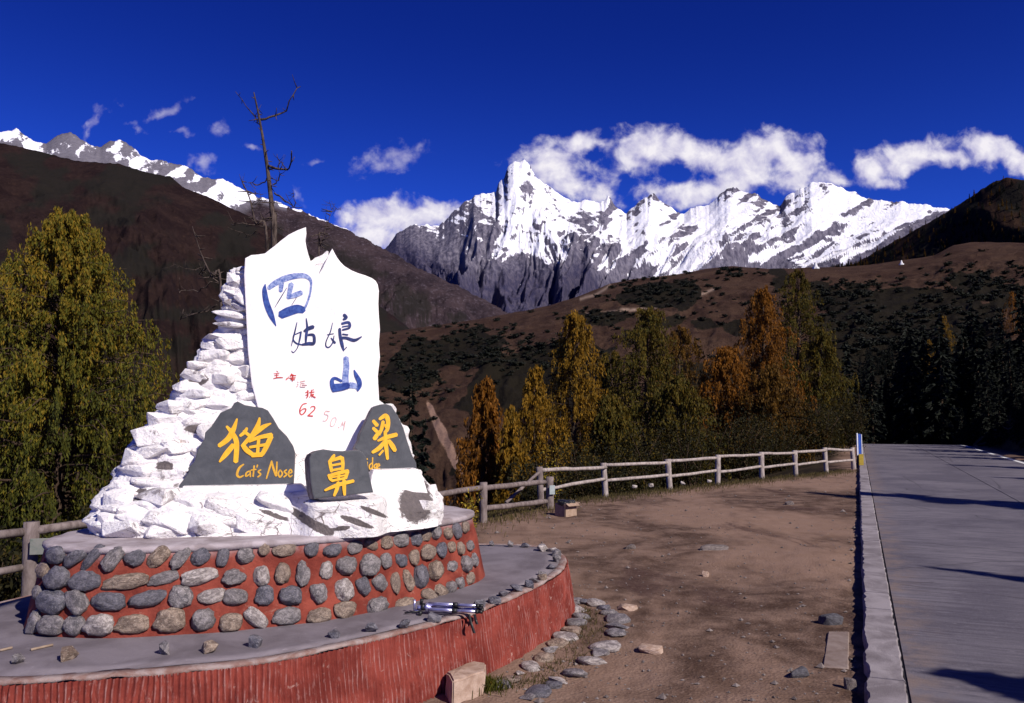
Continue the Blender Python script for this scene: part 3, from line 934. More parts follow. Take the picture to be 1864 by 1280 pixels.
def make_larch(Ht, Rad, seed, mat, nb=70, nl=9, nt=9, tuft=.10, tw=.032, droop=.35, hang=.45, base_f=.06, tintc=.5, spread=.3, top_pow=.8, bark='larchbark', up=.35, topgold=.25):
    """returns (trunk mesh, crown mesh) in local coordinates, root at the origin"""
    rng = np.random.default_rng(seed)
    tz = np.linspace(0, 1, 12); wob = np.cumsum(rng.normal(0, .012 * Ht, (12, 2)), axis=0) * .5
    tr = np.column_stack([wob * tz[:, None], tz * Ht]); trad = (.020 * Ht) * (1 - tz) ** .8 + .006
    paths = [(tr, trad)]
    Cs, As, Ts = [], [], []
    for i in range(nb):
        fr = base_f + (1 - base_f) * (i + rng.random()) / nb
        azi = i * 2.399 + rng.normal(0, .35)
        lump = vnoise(np.array([math.cos(azi) * 1.5 + seed, math.sin(azi) * 1.5, fr * 5.5]), seed)
        ln = Rad * ((1 - fr) ** top_pow) * rng.uniform(.60, 1.15) * (.60 + .75 * lump) + .05 * Rad
        if fr < .25: ln *= .75 + fr
        b0 = np.array([np.interp(fr, tz, tr[:, k]) for k in range(3)])
        q = np.linspace(0, 1, 7)
        dirh = np.array([math.cos(azi), math.sin(azi)])
        lat = np.array([-dirh[1], dirh[0]]) * rng.normal(0, .12)
        upk = up * rng.uniform(.4, 1.4) * (1 + .6 * fr)
        z = ln * (upk * q - droop * q * q)
        P = np.column_stack([b0[0] + (dirh[0] * q + lat[0] * q * q) * ln, b0[1] + (dirh[1] * q + lat[1] * q * q) * ln, b0[2] + z])
        P[1:] += rng.normal(0, .02 * ln, (6, 3))
        paths.append((P, np.linspace(.012 * ln + .004, .003, 7)))
        k = max(3, int(nl * (.35 + .65 * ln / Rad)))
        sp = rng.uniform(.12, 1, k) ** .8
        btint = rng.normal(0, .10)
        for s0 in sp:
            o = np.array([np.interp(s0, q, P[:, c]) for c in range(3)])
            hl = hang * rng.uniform(.35, 1.15) * (.4 + .6 * min(1, ln / Rad * 1.6))
            th = rng.uniform(0, 6.283)
            out = np.array([math.cos(th) * .35 + dirh[0] * .35, math.sin(th) * .35 + dirh[1] * .35, 0])
            m = max(3, int(nt * rng.uniform(.6, 1.3)))
            u = rng.random(m)
            pts = o + out * (hl * .42 * np.sqrt(u))[:, None] + np.array([0, 0, -1.0]) * (hl * u ** 1.15)[:, None] + rng.normal(0, tuft * .24, (m, 3))
            ax = np.array([0, 0, -1.0]) * 1.0 + out * .3 + rng.normal(0, .30, (m, 3))
            Cs.append(pts); As.append(ax)
            Ts.append(np.clip(tintc + btint + topgold * (fr - .5) + rng.normal(0, spread, m), 0, 1))
    Cn = np.concatenate(Cs); Ax = np.concatenate(As); tint = np.concatenate(Ts)
    V, f, t = leaf_quads(Cn, Ax, tuft * rng.uniform(.6, 1.4, len(Cn)), tw * rng.uniform(.6, 1.4, len(Cn)), rng, tint)
    return tube_np(paths, 5), (V, f, t)


def plant_tree(name, loc, parts, mat, label, cat, group=None, bark='larchbark', crown='crown'):
    (tv, tf), (V, f, t) = parts
    e = thing(name, loc, label, cat, group)
    L = np.array(loc)
    mk('trunk', tv + L, tf, M[bark], e)
    mk(crown, V + L, f, M[mat], e, False, {'tint': t})
    return e


def make_bush(Ht, Rad, seed, n=1600, leaf=.07, stems=9, tintc=.4, spread=.28):
    rng = np.random.default_rng(seed)
    paths = []; Cs = []; 
    for i in range(stems):
        a = rng.uniform(0, 6.283); r = Rad * rng.uniform(.25, 1)
        q = np.linspace(0, 1, 5)
        P = np.column_stack([math.cos(a) * r * q ** 1.2, math.sin(a) * r * q ** 1.2, Ht * rng.uniform(.55, 1) * q])
        P[1:] += rng.normal(0, .05 * Ht, (4, 3)); paths.append((P, np.linspace(.012 * Ht + .004, .004, 5)))
        m = n // stems; s0 = rng.uniform(.25, 1.05, m)
        pts = np.column_stack([np.interp(s0, q, P[:, c]) for c in range(3)]) + rng.normal(0, 1, (m, 3)) * np.array([Rad * .26, Rad * .26, Ht * .12])
        Cs.append(pts)
    Cn = np.concatenate(Cs); Cn[:, 2] = np.abs(Cn[:, 2])
    ax = rng.normal(0, 1, Cn.shape)
    V, f, t = leaf_quads(Cn, ax, leaf * rng.uniform(.6, 1.4, len(Cn)), leaf * .6, rng, np.clip(tintc + rng.normal(0, spread, len(Cn)), 0, 1))
    return tube_np(paths, 4), (V, f, t)


def make_spruce(Ht, Rad, seed, n=2600, leaf=.35):
    rng = np.random.default_rng(seed)
    tz = np.linspace(0, 1, 6)
    paths = [(np.column_stack([tz * 0, tz * 0, tz * Ht]), .018 * Ht * (1 - tz) + .01)]
    nb = max(26, int(Ht * 7)); Cs = []; As = []
    for i in range(nb):
        fr = .05 + .95 * (i / nb); a = i * 2.399 + rng.normal(0, .3)
        ln = Rad * (1 - fr) ** .85 * rng.uniform(.75, 1.12) + .03 * Rad
        m = max(6, int(n / nb * (1.7 * (1 - fr) + .15)))
        u = rng.random(m) ** .7
        dh = np.array([math.cos(a), math.sin(a)]); sd = np.array([-dh[1], dh[0]])
        off = rng.normal(0, .16, m) * ln * (1.1 - u)
        pts = np.column_stack([dh[0] * ln * u + sd[0] * off, dh[1] * ln * u + sd[1] * off, fr * Ht + ln * (.12 * u - .42 * u * u) + rng.normal(0, .04 * Rad, m)])
        Cs.append(pts); As.append(np.column_stack([dh[0] + sd[0] * off * .6, dh[1] + sd[1] * off * .6, np.full(m, -.45)]) + rng.normal(0, .3, (m, 3)))
    Cn = np.concatenate(Cs); Ax = np.concatenate(As)
    V, f, t = leaf_quads(Cn, Ax, leaf * rng.uniform(.6, 1.3, len(Cn)), leaf * .35, rng, np.clip(.4 + rng.normal(0, .3, len(Cn)), 0, 1))
    return tube_np(paths, 5), (V, f, t)


def gz1(x, y): return float(ground_z(np.array([x]), np.array([y]))[0])


# ------------------------------------------------------------------ platform tiers
Z1, Z2 = .40 * S, .91 * S
OUT1 = np.array([(-2.57, 4.14), (-2.2, 4.19), (-1.7, 4.33), (-1.29, 4.50), (-.93, 4.80), (-.47, 5.28), (-.12, 5.78), (.30, 6.68), (.47, 7.35), (.45, 7.90), (.22, 8.30), (-.3, 8.42), (-1.0, 8.36), (-1.9, 7.95), (-2.8, 7.1), (-3.42, 6.2), (-3.62, 5.4), (-3.45, 4.7), (-3.08, 4.27)]) * S
OUT2 = np.array([(-2.84, 5.12), (-2.46, 4.99), (-2.13, 5.03), (-1.71, 5.16), (-1.25, 5.38), (-.90, 5.71), (-.49, 6.28), (-.32, 6.73), (-.46, 7.10), (-.92, 7.34), (-1.6, 7.28), (-2.3, 6.8), (-2.85, 6.1), (-2.98, 5.5)]) * S


def outline(pts, n):
    return resample(spline(pts, 600, True), n, True)


def out_normals(P):
    t = np.roll(P, -1, 0) - np.roll(P, 1, 0); t /= np.linalg.norm(t, axis=1, keepdims=True)
    return np.column_stack([t[:, 1], -t[:, 0]])          # outward for anticlockwise order


plat = thing('round_platform', (float(OUT1[:, 0].mean()), float(OUT1[:, 1].mean()), 0), 'low round platform with ribbed red stucco side and grey cement top', 'platform')
# ribbed red wall
NR = 1900
P1, len1 = outline(OUT1, NR); N1 = out_normals(P1)
arc = np.arange(NR) / NR * len1
zz = np.array([-.25, 0, .05, .10, .15, .20, .25, .30, .35, .385, .405, .418]) * S / 1.176 * 1.12
zz = zz / zz[-1] * (Z1 - .020)
zz[0] = -.25
rows = []; cr_ = []
pitch = .036
for z in zz:
    wv = (fbm(stack3(arc * 6, z * 4, 1), 3, 61) - .5) * .9 + (fbm(stack3(arc * 2, z * 9, 2), 2, 63) - .5) * .5
    ph = arc / pitch + wv
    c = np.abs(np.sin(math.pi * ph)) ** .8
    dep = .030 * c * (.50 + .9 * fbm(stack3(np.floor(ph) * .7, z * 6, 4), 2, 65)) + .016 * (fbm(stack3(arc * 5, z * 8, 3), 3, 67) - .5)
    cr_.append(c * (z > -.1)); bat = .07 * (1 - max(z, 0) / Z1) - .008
    rows.append(np.column_stack([P1 + N1 * (bat + dep)[:, None], np.full(NR, z)]))
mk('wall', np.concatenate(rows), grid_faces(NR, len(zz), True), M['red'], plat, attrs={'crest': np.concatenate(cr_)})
# worn lip and cement top
NL = 700
PL, _ = outline(OUT1, NL); NLn = out_normals(PL); aL = np.arange(NL) / NL * len1
jit = (fbm(stack3(aL * 7, 0, 0), 3, 81) - .5)
lip = []
for off, z in ((-.02, Z1 - .034), (.002, Z1 - .030), (.008, Z1 - .016), (.004, Z1 - .002), (-.016, Z1 + .004), (-.09, Z1 + .002), (-.09, Z1 - .03)):
    jj = jit * (.050 if z < Z1 - .02 else .012)
    lip.append(np.column_stack([PL + NLn * (off + .010 * (fbm(stack3(aL * 12, z * 40, 0), 3, 83) - .5))[:, None], z + jj * (1 if off > 0 else .2)]))
mk('lip', np.concatenate(lip), grid_faces(NL, len(lip), True), M['lip'], plat)
cen = PL.mean(0)
rings = [np.column_stack([PL + NLn * -.08, np.full(NL, Z1 - .001)])]
for k in (.97, .9, .8, .6, .4, .2, .02):
    q = cen + (PL - cen) * k
    rings.append(np.column_stack([q, Z1 + .004 + .012 * (fbm(np.column_stack([q * 2.5, q[:, :1] * 0]), 3, 85) - .5)]))
mk('top', np.concatenate(rings), grid_faces(NL, len(rings), True), M['slab'], plat)

# upper tier
plinth = thing('cobbled_plinth', (-1.6 * S, 6.1 * S, Z1), 'oval upper tier faced with river cobbles set in red mortar', 'plinth')
NU = 480
P2, len2 = outline(OUT2, NU); N2 = out_normals(P2); a2 = np.arange(NU) / NU * len2
zs = np.linspace(Z1 - .02, Z2 - .03, 16); rows = []; pale = []
for z in zs:
    k = (z - Z1) / (Z2 - Z1)
    off = .13 * (1 - k) - .010 + .02 * (fbm(stack3(a2 * 3, z * 6, 0), 4, 91) - .5)
    rows.append(np.column_stack([P2 + N2 * off[:, None], np.full(NU, z)])); pale.append(np.full(NU, sst(k, .80, .98)))
wall2 = mk('wall', np.concatenate(rows), grid_faces(NU, len(zs), True), M['mortar'], plinth, attrs={'pale': np.concatenate(pale)})
WALL2_BVH = BVHTree.FromPolygons([tuple(q) for q in np.concatenate(rows)], [tuple(q) for q in grid_faces(NU, len(zs), True)])
rings = []
for off, z in ((-.04, Z2 - .06), (.008, Z2 - .05), (.020, Z2 - .03), (.018, Z2 - .008), (.0, Z2), (-.06, Z2 + .002), (-.2, Z2)):
    jz = (fbm(stack3(a2 * 6, off * 9, 0), 3, 93) - .5)
    rings.append(np.column_stack([P2 + N2 * (off + .014 * jz)[:, None], z + .014 * jz]))
c2 = P2.mean(0)
for k in (.7, .4, .05):
    rings.append(np.column_stack([c2 + (P2 - c2) * k, np.full(NU, Z2)]))
mk('rim', np.concatenate(rings), grid_faces(NU, len(rings), True), M['rim'], plinth)

COB = [cobble_mesh('cobble', k + 1) for k in range(14)]


def set_mat(o, mat):
    if not o.data.materials: o.data.materials.append(None)
    o.material_slots[0].link = 'OBJECT'; o.material_slots[0].material = mat


cob3 = [(345, 370, 105, 105, 0, 0), (468, 385, 125, 85, 35, 0), (565, 390, 165, 65, 52, 0), (692, 395, 150, 100, 60, 1), (830, 395, 125, 95, 20, 0), (970, 385, 160, 95, 42, 2), (1105, 390, 160, 85, 50, 1), (1225, 385, 125, 95, 30, 0), (1365, 385, 75, 120, -10, 0), (1505, 378, 112, 105, 0, 1), (1618, 335, 70, 82, 0, 2),
        (268, 465, 85, 90, 0, 2), (360, 512, 115, 130, 0, 0), (525, 530, 165, 115, 0, 0), (765, 535, 265, 95, 8, 2), (1000, 515, 180, 78, 12, 1), (1225, 505, 215, 100, 8, 3), (1435, 505, 150, 100, 0, 1), (1600, 500, 105, 122, 10, 3),
        (243, 605, 60, 85, 0, 1), (330, 660, 145, 140, 0, 0), (475, 655, 135, 120, -42, 1), (665, 655, 200, 105, -3, 0), (905, 640, 220, 98, 10, 0), (1110, 625, 145, 135, 0, 1), (1295, 625, 165, 90, 4, 3), (1445, 630, 145, 105, -8, 1), (1618, 620, 115, 125, 0, 0),
        (222, 780, 62, 140, -8, 1), (322, 800, 130, 112, 0, 1), (458, 800, 112, 122, 0, 1), (608, 800, 160, 125, 0, 3), (810, 795, 190, 112, 0, 2), (1040, 770, 180, 145, 0, 2), (1250, 770, 142, 138, 0, 1), (1415, 785, 138, 110, 0, 2), (1570, 760, 165, 95, -42, 3)]
cob4 = [(178, 272, 118, 62, 0, 2), (310, 268, 72, 72, 0, 0), (410, 272, 92, 66, 8, 0), (520, 258, 76, 62, 10, 1), (600, 245, 72, 56, -28, 2), (672, 235, 56, 68, 0, 2), (742, 220, 76, 76, 0, 1), (815, 218, 52, 76, 12, 0), (862, 200, 48, 66, 20, 2), (912, 185, 46, 76, 12, 1), (968, 190, 40, 65, 0, 2), (1012, 178, 42, 82, 10, 0), (1055, 160, 45, 62, 0, 2),
        (172, 382, 80, 102, -10, 2), (268, 382, 72, 130, 0, 1), (380, 368, 62, 92, -10, 3), (475, 345, 98, 96, 0, 1), (587, 342, 96, 112, 0, 1), (670, 322, 52, 78, 12, 1), (745, 322, 62, 66, -15, 0), (806, 308, 48, 82, 0, 2), (872, 280, 72, 78, 0, 2), (938, 272, 46, 82, 0, 0), (988, 255, 40, 55, 0, 2), (1030, 262, 38, 66, 0, 2), (1075, 250, 38, 56, 0, 1),
        (208, 490, 112, 98, -15, 0), (345, 482, 86, 100, 0, 1), (465, 465, 88, 112, 20, 3), (560, 448, 66, 96, 12, 0), (640, 432, 66, 88, 20, 1), (715, 432, 42, 112, 0, 2), (778, 415, 46, 112, 10, 2), (840, 400, 68, 125, 0, 0), (910, 370, 66, 102, 8, 2), (990, 348, 52, 58, 0, 1), (1055, 335, 52, 88, -25, 1), (1098, 318, 40, 70, -15, 1),
        (188, 590, 138, 86, 0, 1), (345, 588, 118, 76, 0, 2), (470, 560, 105, 88, -10, 2), (632, 540, 108, 88, 0, 1), (760, 530, 92, 66, 0, 2), (880, 490, 82, 62, -30, 2), (935, 468, 62, 68, -30, 2), (985, 452, 52, 66, 0, 1), (1030, 430, 46, 60, 0, 1), (1078, 408, 46, 60, 25, 2)]
rg = random.Random(11)
for lst, sc_, ox, oy in ((cob3, 500 / 1684, 0, 900), (cob4, 700 / 1864, 450, 900)):
    for (cx, cy, cw, ch, ang, tone) in lst:
        X, Y = ox + cx * sc_, oy + cy * sc_
        loc, nrm, idx, dist = hit(WALL2_BVH, X, Y)
        if loc is None: continue
        if nrm.dot(loc - EYE) > 0: nrm = -nrm
        k = dist / F * 1.0
        view = (EYE - loc).normalized()
        fx = max(.62, abs(Vector((nrm.x, nrm.y, 0)).normalized().dot(Vector((view.x, view.y, 0)).normalized())))
        wx, wy = cw * sc_ * k / 2 / fx, ch * sc_ * k / 2
        z = nrm.normalized(); x = Vector((0, 0, 1)).cross(z).normalized(); y = z.cross(x)
        rot = Matrix((x, y, z)).transposed().to_4x4() @ Matrix.Rotation(R(ang), 4, 'Z')
        o = link('cobble', COB[rg.randrange(14)], plinth)
        set_mat(o, M['cob'][tone])
        wx *= .90; wy *= .90; dp = min(wx, wy) * rg.uniform(.6, .8)
        o.matrix_local = Matrix.Translation(loc + z * dp * .18 - parent_loc(plinth)) @ rot @ Matrix.Diagonal((wx * 1.02, wy * 1.02, dp, 1))
# cobbles carried on round the right-hand and left-hand bends, out of this view
tot = NU
for row in range(4):
    for i in list(range(int(NU * .52), int(NU * .93), 13)):
        z = Z1 + (Z2 - Z1) * (.12 + .23 * row); off = .13 * (1 - (z - Z1) / (Z2 - Z1))
        q = P2[i] + N2[i] * off; nv = Vector((N2[i][0], N2[i][1], .1)).normalized()
        vis = nv.dot(EYE - Vector((q[0], q[1], z)))
        if vis > 0: continue
        x = Vector((0, 0, 1)).cross(nv).normalized(); y = nv.cross(x)
        o = link('cobble', COB[rg.randrange(14)], plinth); set_mat(o, M['cob'][rg.randrange(4)])
        a = rg.uniform(.045, .07); b = rg.uniform(.045, .06)
        o.matrix_local = Matrix.Translation(Vector((q[0], q[1], z)) - parent_loc(plinth)) @ Matrix((x, y, nv)).transposed().to_4x4() @ Matrix.Diagonal((a, b, .04, 1))

# small stones set along the edge of the lower tier
ROCKS = [rock_mesh('edge_rock', 100 + k, 14, (1, 1, 1), .45) for k in range(10)]
edge3 = [(95, 1015, 85, 75, 1), (405, 988, 105, 88, 2), (1000, 955, 62, 90, 1), (1280, 945, 88, 76, 2), (1555, 912, 82, 80, 0)]
edge4 = [(418, 680, 62, 46, 0), (605, 655, 62, 48, 0), (765, 634, 62, 42, 0), (905, 600, 66, 46, 0), (1125, 535, 62, 42, 0), (1195, 515, 72, 30, 0), (1240, 487, 52, 26, 0), (1305, 460, 66, 30, 0), (1368, 437, 46, 36, 0), (1392, 416, 46, 36, 1), (1428, 404, 44, 34, 2), (1432, 386, 46, 26, 1), (1475, 352, 52, 30, 0), (1502, 315, 50, 36, 1), (1497, 286, 55, 34, 1), (1477, 269, 46, 26, 3), (1430, 262, 55, 36, 3), (1348, 248, 42, 26, 0), (1275, 243, 28, 36, 1), (1185, 240, 28, 30, 1)]
for lst, sc_, ox, oy in ((edge3, 500 / 1684, 0, 900), (edge4, 700 / 1864, 450, 900)):
    for k, (cx, cy, cw, ch, tone) in enumerate(lst):
        q = gp(ox + cx * sc_, oy + (cy + ch * .42) * sc_, Z1)
        kk = q.y / F
        o = link('edge_stone', ROCKS[rg.randrange(10)], plat); set_mat(o, M['cob'][tone])
        o.location = q + Vector((0, .02, ch * sc_ * kk * .42)) - parent_loc(plat)
        o.rotation_euler = (rg.uniform(-.2, .2), rg.uniform(-.2, .2), rg.uniform(0, 6))
        o.scale = (cw * sc_ * kk * 1.15, cw * sc_ * kk * 1.0, ch * sc_ * kk * 1.15)

# ------------------------------------------------------------------ the monument
AL = R(15)
EU = Vector((math.cos(AL), math.sin(AL), 0)); EN = Vector((math.sin(AL), -math.cos(AL), 0))
BO = at(570, 754, 6.2 * S); BO.z = 0


class Plane:
    def __init__(s, x, y, depth, alpha, lean=0.0):
        s.o = at(x, y, depth)
        s.u = Vector((math.cos(alpha), math.sin(alpha), 0)); n = Vector((math.sin(alpha), -math.cos(alpha), 0))
        s.n = (n * math.cos(lean) + Vector((0, 0, 1)) * math.sin(lean)).normalized()
        s.v = s.n.cross(s.u) * -1 if s.n.cross(s.u).z < 0 else s.n.cross(s.u)

    def hit(s, x, y, off=0.0):
        dv = Vector(ray(x, y)); o = s.o + s.n * off
        k = (o - EYE).dot(s.n) / dv.dot(s.n)
        return EYE + dv * k


mon = thing('stone_monument', (BO.x, BO.y, Z2), 'white painted stone monument with blue characters and three slate plaques', 'monument')
BP = Plane(570, 754, 6.2 * S, AL)


def uz(x, y):
    h = BP.hit(x, y) - BO
    return h.dot(EU), h.z


silL = [(590, 452), (574, 462), (560, 470), (470, 476), (419, 487), (417, 501), (405, 515), (396, 536), (398, 550), (387, 573), (377, 606), (356, 627), (342, 662), (328, 679), (312, 700), (307, 728), (276, 751), (255, 777), (230, 808), (218, 845), (194, 873), (178, 910), (166, 943), (176, 990)]
silR = [(602, 452), (606, 462), (640, 490), (680, 510), (684, 540), (686, 640), (684, 716), (703, 730), (722, 743), (733, 761), (750, 792), (758, 823), (761, 848), (781, 879), (803, 901), (803, 918), (800, 950), (800, 990)]
ul = np.array([uz(*q) for q in silL]); ur = np.array([uz(*q) for q in silR])
ztop = min(ul[0, 1], ur[0, 1])
NZ, NA = 150, 260
zl = np.linspace(Z2 - .02, ztop, NZ)
UL = np.interp(zl, ul[::-1, 1], ul[::-1, 0]); UR = np.interp(zl, ur[::-1, 1], ur[::-1, 0])
fz = np.array([(.90, .70), (1.02, .64), (1.12, .56), (1.17, .46), (1.19, .36), (1.25, .27), (1.4, .19), (1.62, .10), (1.78, .01), (1.9, -.05), (2.6, -.08), (3.0, -.09)]) * S
FZ = np.interp(zl, fz[:, 0], fz[:, 1]); BZ = -np.interp(zl / S, [.9, 1.4, 2.2, 2.9], [.62, .5, .36, .24]) * S
PLM = Plane(625, 900, 5.50 * S, R(26), R(5))
PLM0 = (PLM.hit(625, 905) - BO).dot(EN); MU0 = (PLM.hit(566, 905) - BO).dot(EU); MU1 = (PLM.hit(682, 905) - BO).dot(EU)
rows = []; bare = []
th = np.linspace(0, 2 * math.pi, NA, endpoint=False)
ex = .62
cu = np.sign(np.cos(th)) * np.abs(np.cos(th)) ** .8; su = np.sign(np.sin(th)) * np.abs(np.sin(th)) ** ex
for k, z in enumerate(zl):
    uc, ua = (UL[k] + UR[k]) / 2, max(.01, (UR[k] - UL[k]) / 2)
    mid = FZ[k] * .5 + BZ[k] * .5; hd = (FZ[k] - BZ[k]) / 2
    u = uc + ua * cu; v = mid + hd * -su        # th=0 right, going round the front when su<0
    v = np.where(su < 0, mid + hd * np.abs(su), mid - hd * np.abs(su))
    pt = stack3(u, v, z)
    nn = np.column_stack([np.cos(th) / ua, -np.sin(th) / hd]); nn /= np.linalg.norm(nn, axis=1, keepdims=True)
    lay = fbm(pt * np.array([2.2, 2.2, 9.0]), 4, 101, .55, True) - .62
    blk = fbm(pt * np.array([5, 5, 7.0]), 4, 107, .6) - .5
    flank = sst(-u, .15 * S, .45 * S) * .8 + .35
    flank = np.maximum(flank, (1 - sst(z, 1.0 * S, 1.25 * S)) * .5)
    dsp = .13 * lay * flank + .09 * blk * flank - .02
    u = u + nn[:, 0] * dsp; v = v + nn[:, 1] * dsp
    bu0, bu1 = uz(462, 754)[0], uz(694, 754)[0]
    inb = sst(u, bu0 - .05, bu0 + .02) * (1 - sst(u, bu1 - .02, bu1 + .05)) * sst(z, 1.36 * S, 1.42 * S)
    v = np.where(v > -.03, v + (-.03 - v) * inb, v)
    pm_ = PLM0 + .05
    inm = sst(u, MU0 - .14, MU0 + .02) * (1 - sst(u, MU1 - .02, MU1 + .16)) * (1 - sst(z, 1.115 * S, 1.15 * S)) * (su < 0)
    v = v + np.maximum(0, pm_ + .05 * blk - v) * inm
    P = np.array(BO)[None] + u[:, None] * np.array(EU)[None] + v[:, None] * np.array(EN)[None]
    P[:, 2] = z + .03 * blk * (1 if k > 2 else 0)
    rows.append(P)
MV = np.concatenate(rows)
mpx, mpy = proj(MV)
bare = np.zeros(len(MV))
for cx, cy, ax, ay, tl in ((757, 915, 26, 32, 0), (765, 895, 14, 20, 0), (560, 948, 42, 7, -34), (585, 962, 22, 8, -25), (648, 950, 28, 5, -20), (680, 932, 24, 4, -22), (500, 938, 26, 4, -20), (622, 962, 14, 4, 10), (410, 800, 18, 10, 0), (360, 690, 16, 10, 0), (345, 905, 8, 16, -15), (250, 900, 18, 10, 10), (300, 850, 14, 9, 0), (505, 450, 10, 12, 30), (360, 780, 20, 8, 0)):
    a = R(-tl); dx, dy = mpx - cx, mpy - cy
    q = np.hypot((dx * math.cos(a) + dy * math.sin(a)) / ax, (-dx * math.sin(a) + dy * math.cos(a)) / ay)
    bare = np.maximum(bare, np.clip(1.35 - q * .75, 0, 1) * (q < 1.6))
Fm = grid_faces(NA, NZ, True)[:, ::-1]
top_c = len(MV)
mk('rock_mound', MV, Fm, M['white'], mon, True, {'bare': bare})
MOUND_BVH = BVHTree.FromPolygons([tuple(q) for q in MV], [tuple(q) for q in Fm])


def slab_poly(name, pts_px, plane, thick, mat, parent, side_mat=None, bevel=.012, smoothn=0):
    pts = [plane.hit(x, y) for x, y in pts_px]
    bm = bmesh.new()
    vs = [bm.verts.new(p) for p in pts]
    fc = bm.faces.new(vs)
    fc.normal_update()
    if fc.normal.dot(plane.n) < 0: fc.normal_flip()
    r = bmesh.ops.extrude_face_region(bm, geom=[fc])
    bmesh.ops.translate(bm, verts=[q for q in r['geom'] if isinstance(q, bmesh.types.BMVert)], vec=-plane.n * thick)
    bmesh.ops.recalc_face_normals(bm, faces=bm.faces)
    front = [q for q in bm.faces if q.normal.dot(plane.n) > .9]
    ed = [e for q in front for e in q.edges]
    bmesh.ops.bevel(bm, geom=ed, offset=bevel, segments=2, affect='EDGES', profile=.6, clamp_overlap=True)
    if side_mat:
        for q in bm.faces:
            if q.normal.dot(plane.n) < .35: q.material_index = 1
    bmesh.ops.triangulate(bm, faces=[q for q in bm.faces if len(q.verts) > 4])
    o = from_bm(name, bm, mat, parent)
    if side_mat: o.data.materials.append(side_mat)
    return o


board_px = [(470, 872), (470, 745), (458, 700), (451, 640), (447, 560), (444, 500), (446, 470), (457, 464), (470, 463), (482, 461), (491, 454), (500, 447), (512, 437), (525, 427), (541, 419), (557, 413), (558, 425), (556, 437), (558, 450), (561, 462), (566, 477), (573, 491), (580, 499), (586, 490), (592, 477), (600, 460), (605, 452), (609, 460), (614, 469), (620, 477), (627, 484), (640, 492), (652, 497), (665, 501), (677, 506), (684, 511), (688, 518), (690, 530), (689, 553), (690, 575), (692, 600), (690, 625), (692, 650), (688, 685), (690, 720), (692, 770), (690, 872)]
slab_poly('board', board_px, BP, .17 * S, M['board'], mon, M['white'], .012)

# --- individual rocks piled along the left flank and round the foot
SLAB = [rock_mesh('wall_rock', 300 + k, 22, (1, 1, 1), .75) for k in range(14)]
rg = random.Random(21)


def flank_right(y):
    return np.interp(y, [470, 700, 730, 760, 800, 850, 890, 990], [446, 456, 440, 395, 370, 345, 330, 345])


n_rock = 0
y = 496.0
while y < 976:
    xl = np.interp(y, [q[1] for q in silL[4:]], [q[0] for q in silL[4:]]) + 4
    xr = flank_right(y) - 4
    hgt = rg.uniform(13, 24) * (1.0 if y < 760 else 1.4)
    x = xl + rg.uniform(0, 14)
    first = True
    while x < xr:
        wd = rg.uniform(34, 72) * (1.0 if y < 760 else 1.25)
        edge_amt = (x - xl) / max(1, xr - xl)
        if first or rg.random() < (.85 if edge_amt < .6 else .6):
            loc, nrm, idx, dist = hit(MOUND_BVH, x + wd * .4, y + rg.uniform(-6, 6))
            if loc is not None:
                k = dist / F
                o = link('rock', SLAB[rg.randrange(14)], mon); set_mat(o, M['whiteworn'] if rg.random() < .12 else M['white'])
                nz = Vector((nrm.x, nrm.y, 0)).normalized()
                if nz.dot(EYE - loc) < 0: nz = -nz
                xa = Vector((0, 0, 1)).cross(nz).normalized()
                rot = Matrix((xa, nz.cross(xa), nz)).transposed().to_4x4() @ Matrix.Rotation(rg.uniform(-.22, .16), 4, 'Z') @ Matrix.Rotation(rg.uniform(-.25, .25), 4, 'X') @ Matrix.Rotation(rg.uniform(-.2, .2), 4, 'Y')
                dp = wd * k * rg.uniform(.6, 1.0)
                o.matrix_local = Matrix.Translation(loc - nz * dp * rg.uniform(.18, .36) - parent_loc(mon)) @ rot @ Matrix.Diagonal((wd * k * 1.05, hgt * k * rg.uniform(1.0, 1.3), dp, 1))
                n_rock += 1
        x += wd * .82; first = False
    y += hgt * .88
# lumpy stones on the right shoulder and front foot
for (X, Y, wd, ht) in ((694, 660, 20, 26), (692, 628, 14, 22), (700, 722, 40, 22), (728, 748, 34, 26), (748, 790, 30, 34), (758, 830, 26, 30), (772, 868, 36, 30), (795, 900, 38, 34), (788, 925, 50, 26), (470, 965, 100, 30), (400, 968, 90, 34), (345, 960, 60, 44), (520, 925, 110, 30), (430, 930, 110, 34)):
    loc, nrm, idx, dist = hit(MOUND_BVH, X, Y)
    if loc is None: loc, nrm, idx, dist = hit(MOUND_BVH, X - 14, Y)
    if loc is None: continue
    k = dist / F; nz = Vector((nrm.x, nrm.y, 0)).normalized()
    if nz.dot(EYE - loc) < 0: nz = -nz
    xa = Vector((0, 0, 1)).cross(nz).normalized()
    o = link('rock', SLAB[rg.randrange(14)], mon); set_mat(o, M['white'])
    dp = max(.1, wd * k * .5)
    tiltm = Matrix.Rotation(rg.uniform(-.5, -.1), 4, 'Z')
    o.matrix_local = Matrix.Translation(loc - nz * dp * .36 - parent_loc(mon)) @ Matrix((xa, nz.cross(xa), nz)).transposed().to_4x4() @ tiltm @ Matrix.Diagonal((wd * k, ht * k, dp, 1))

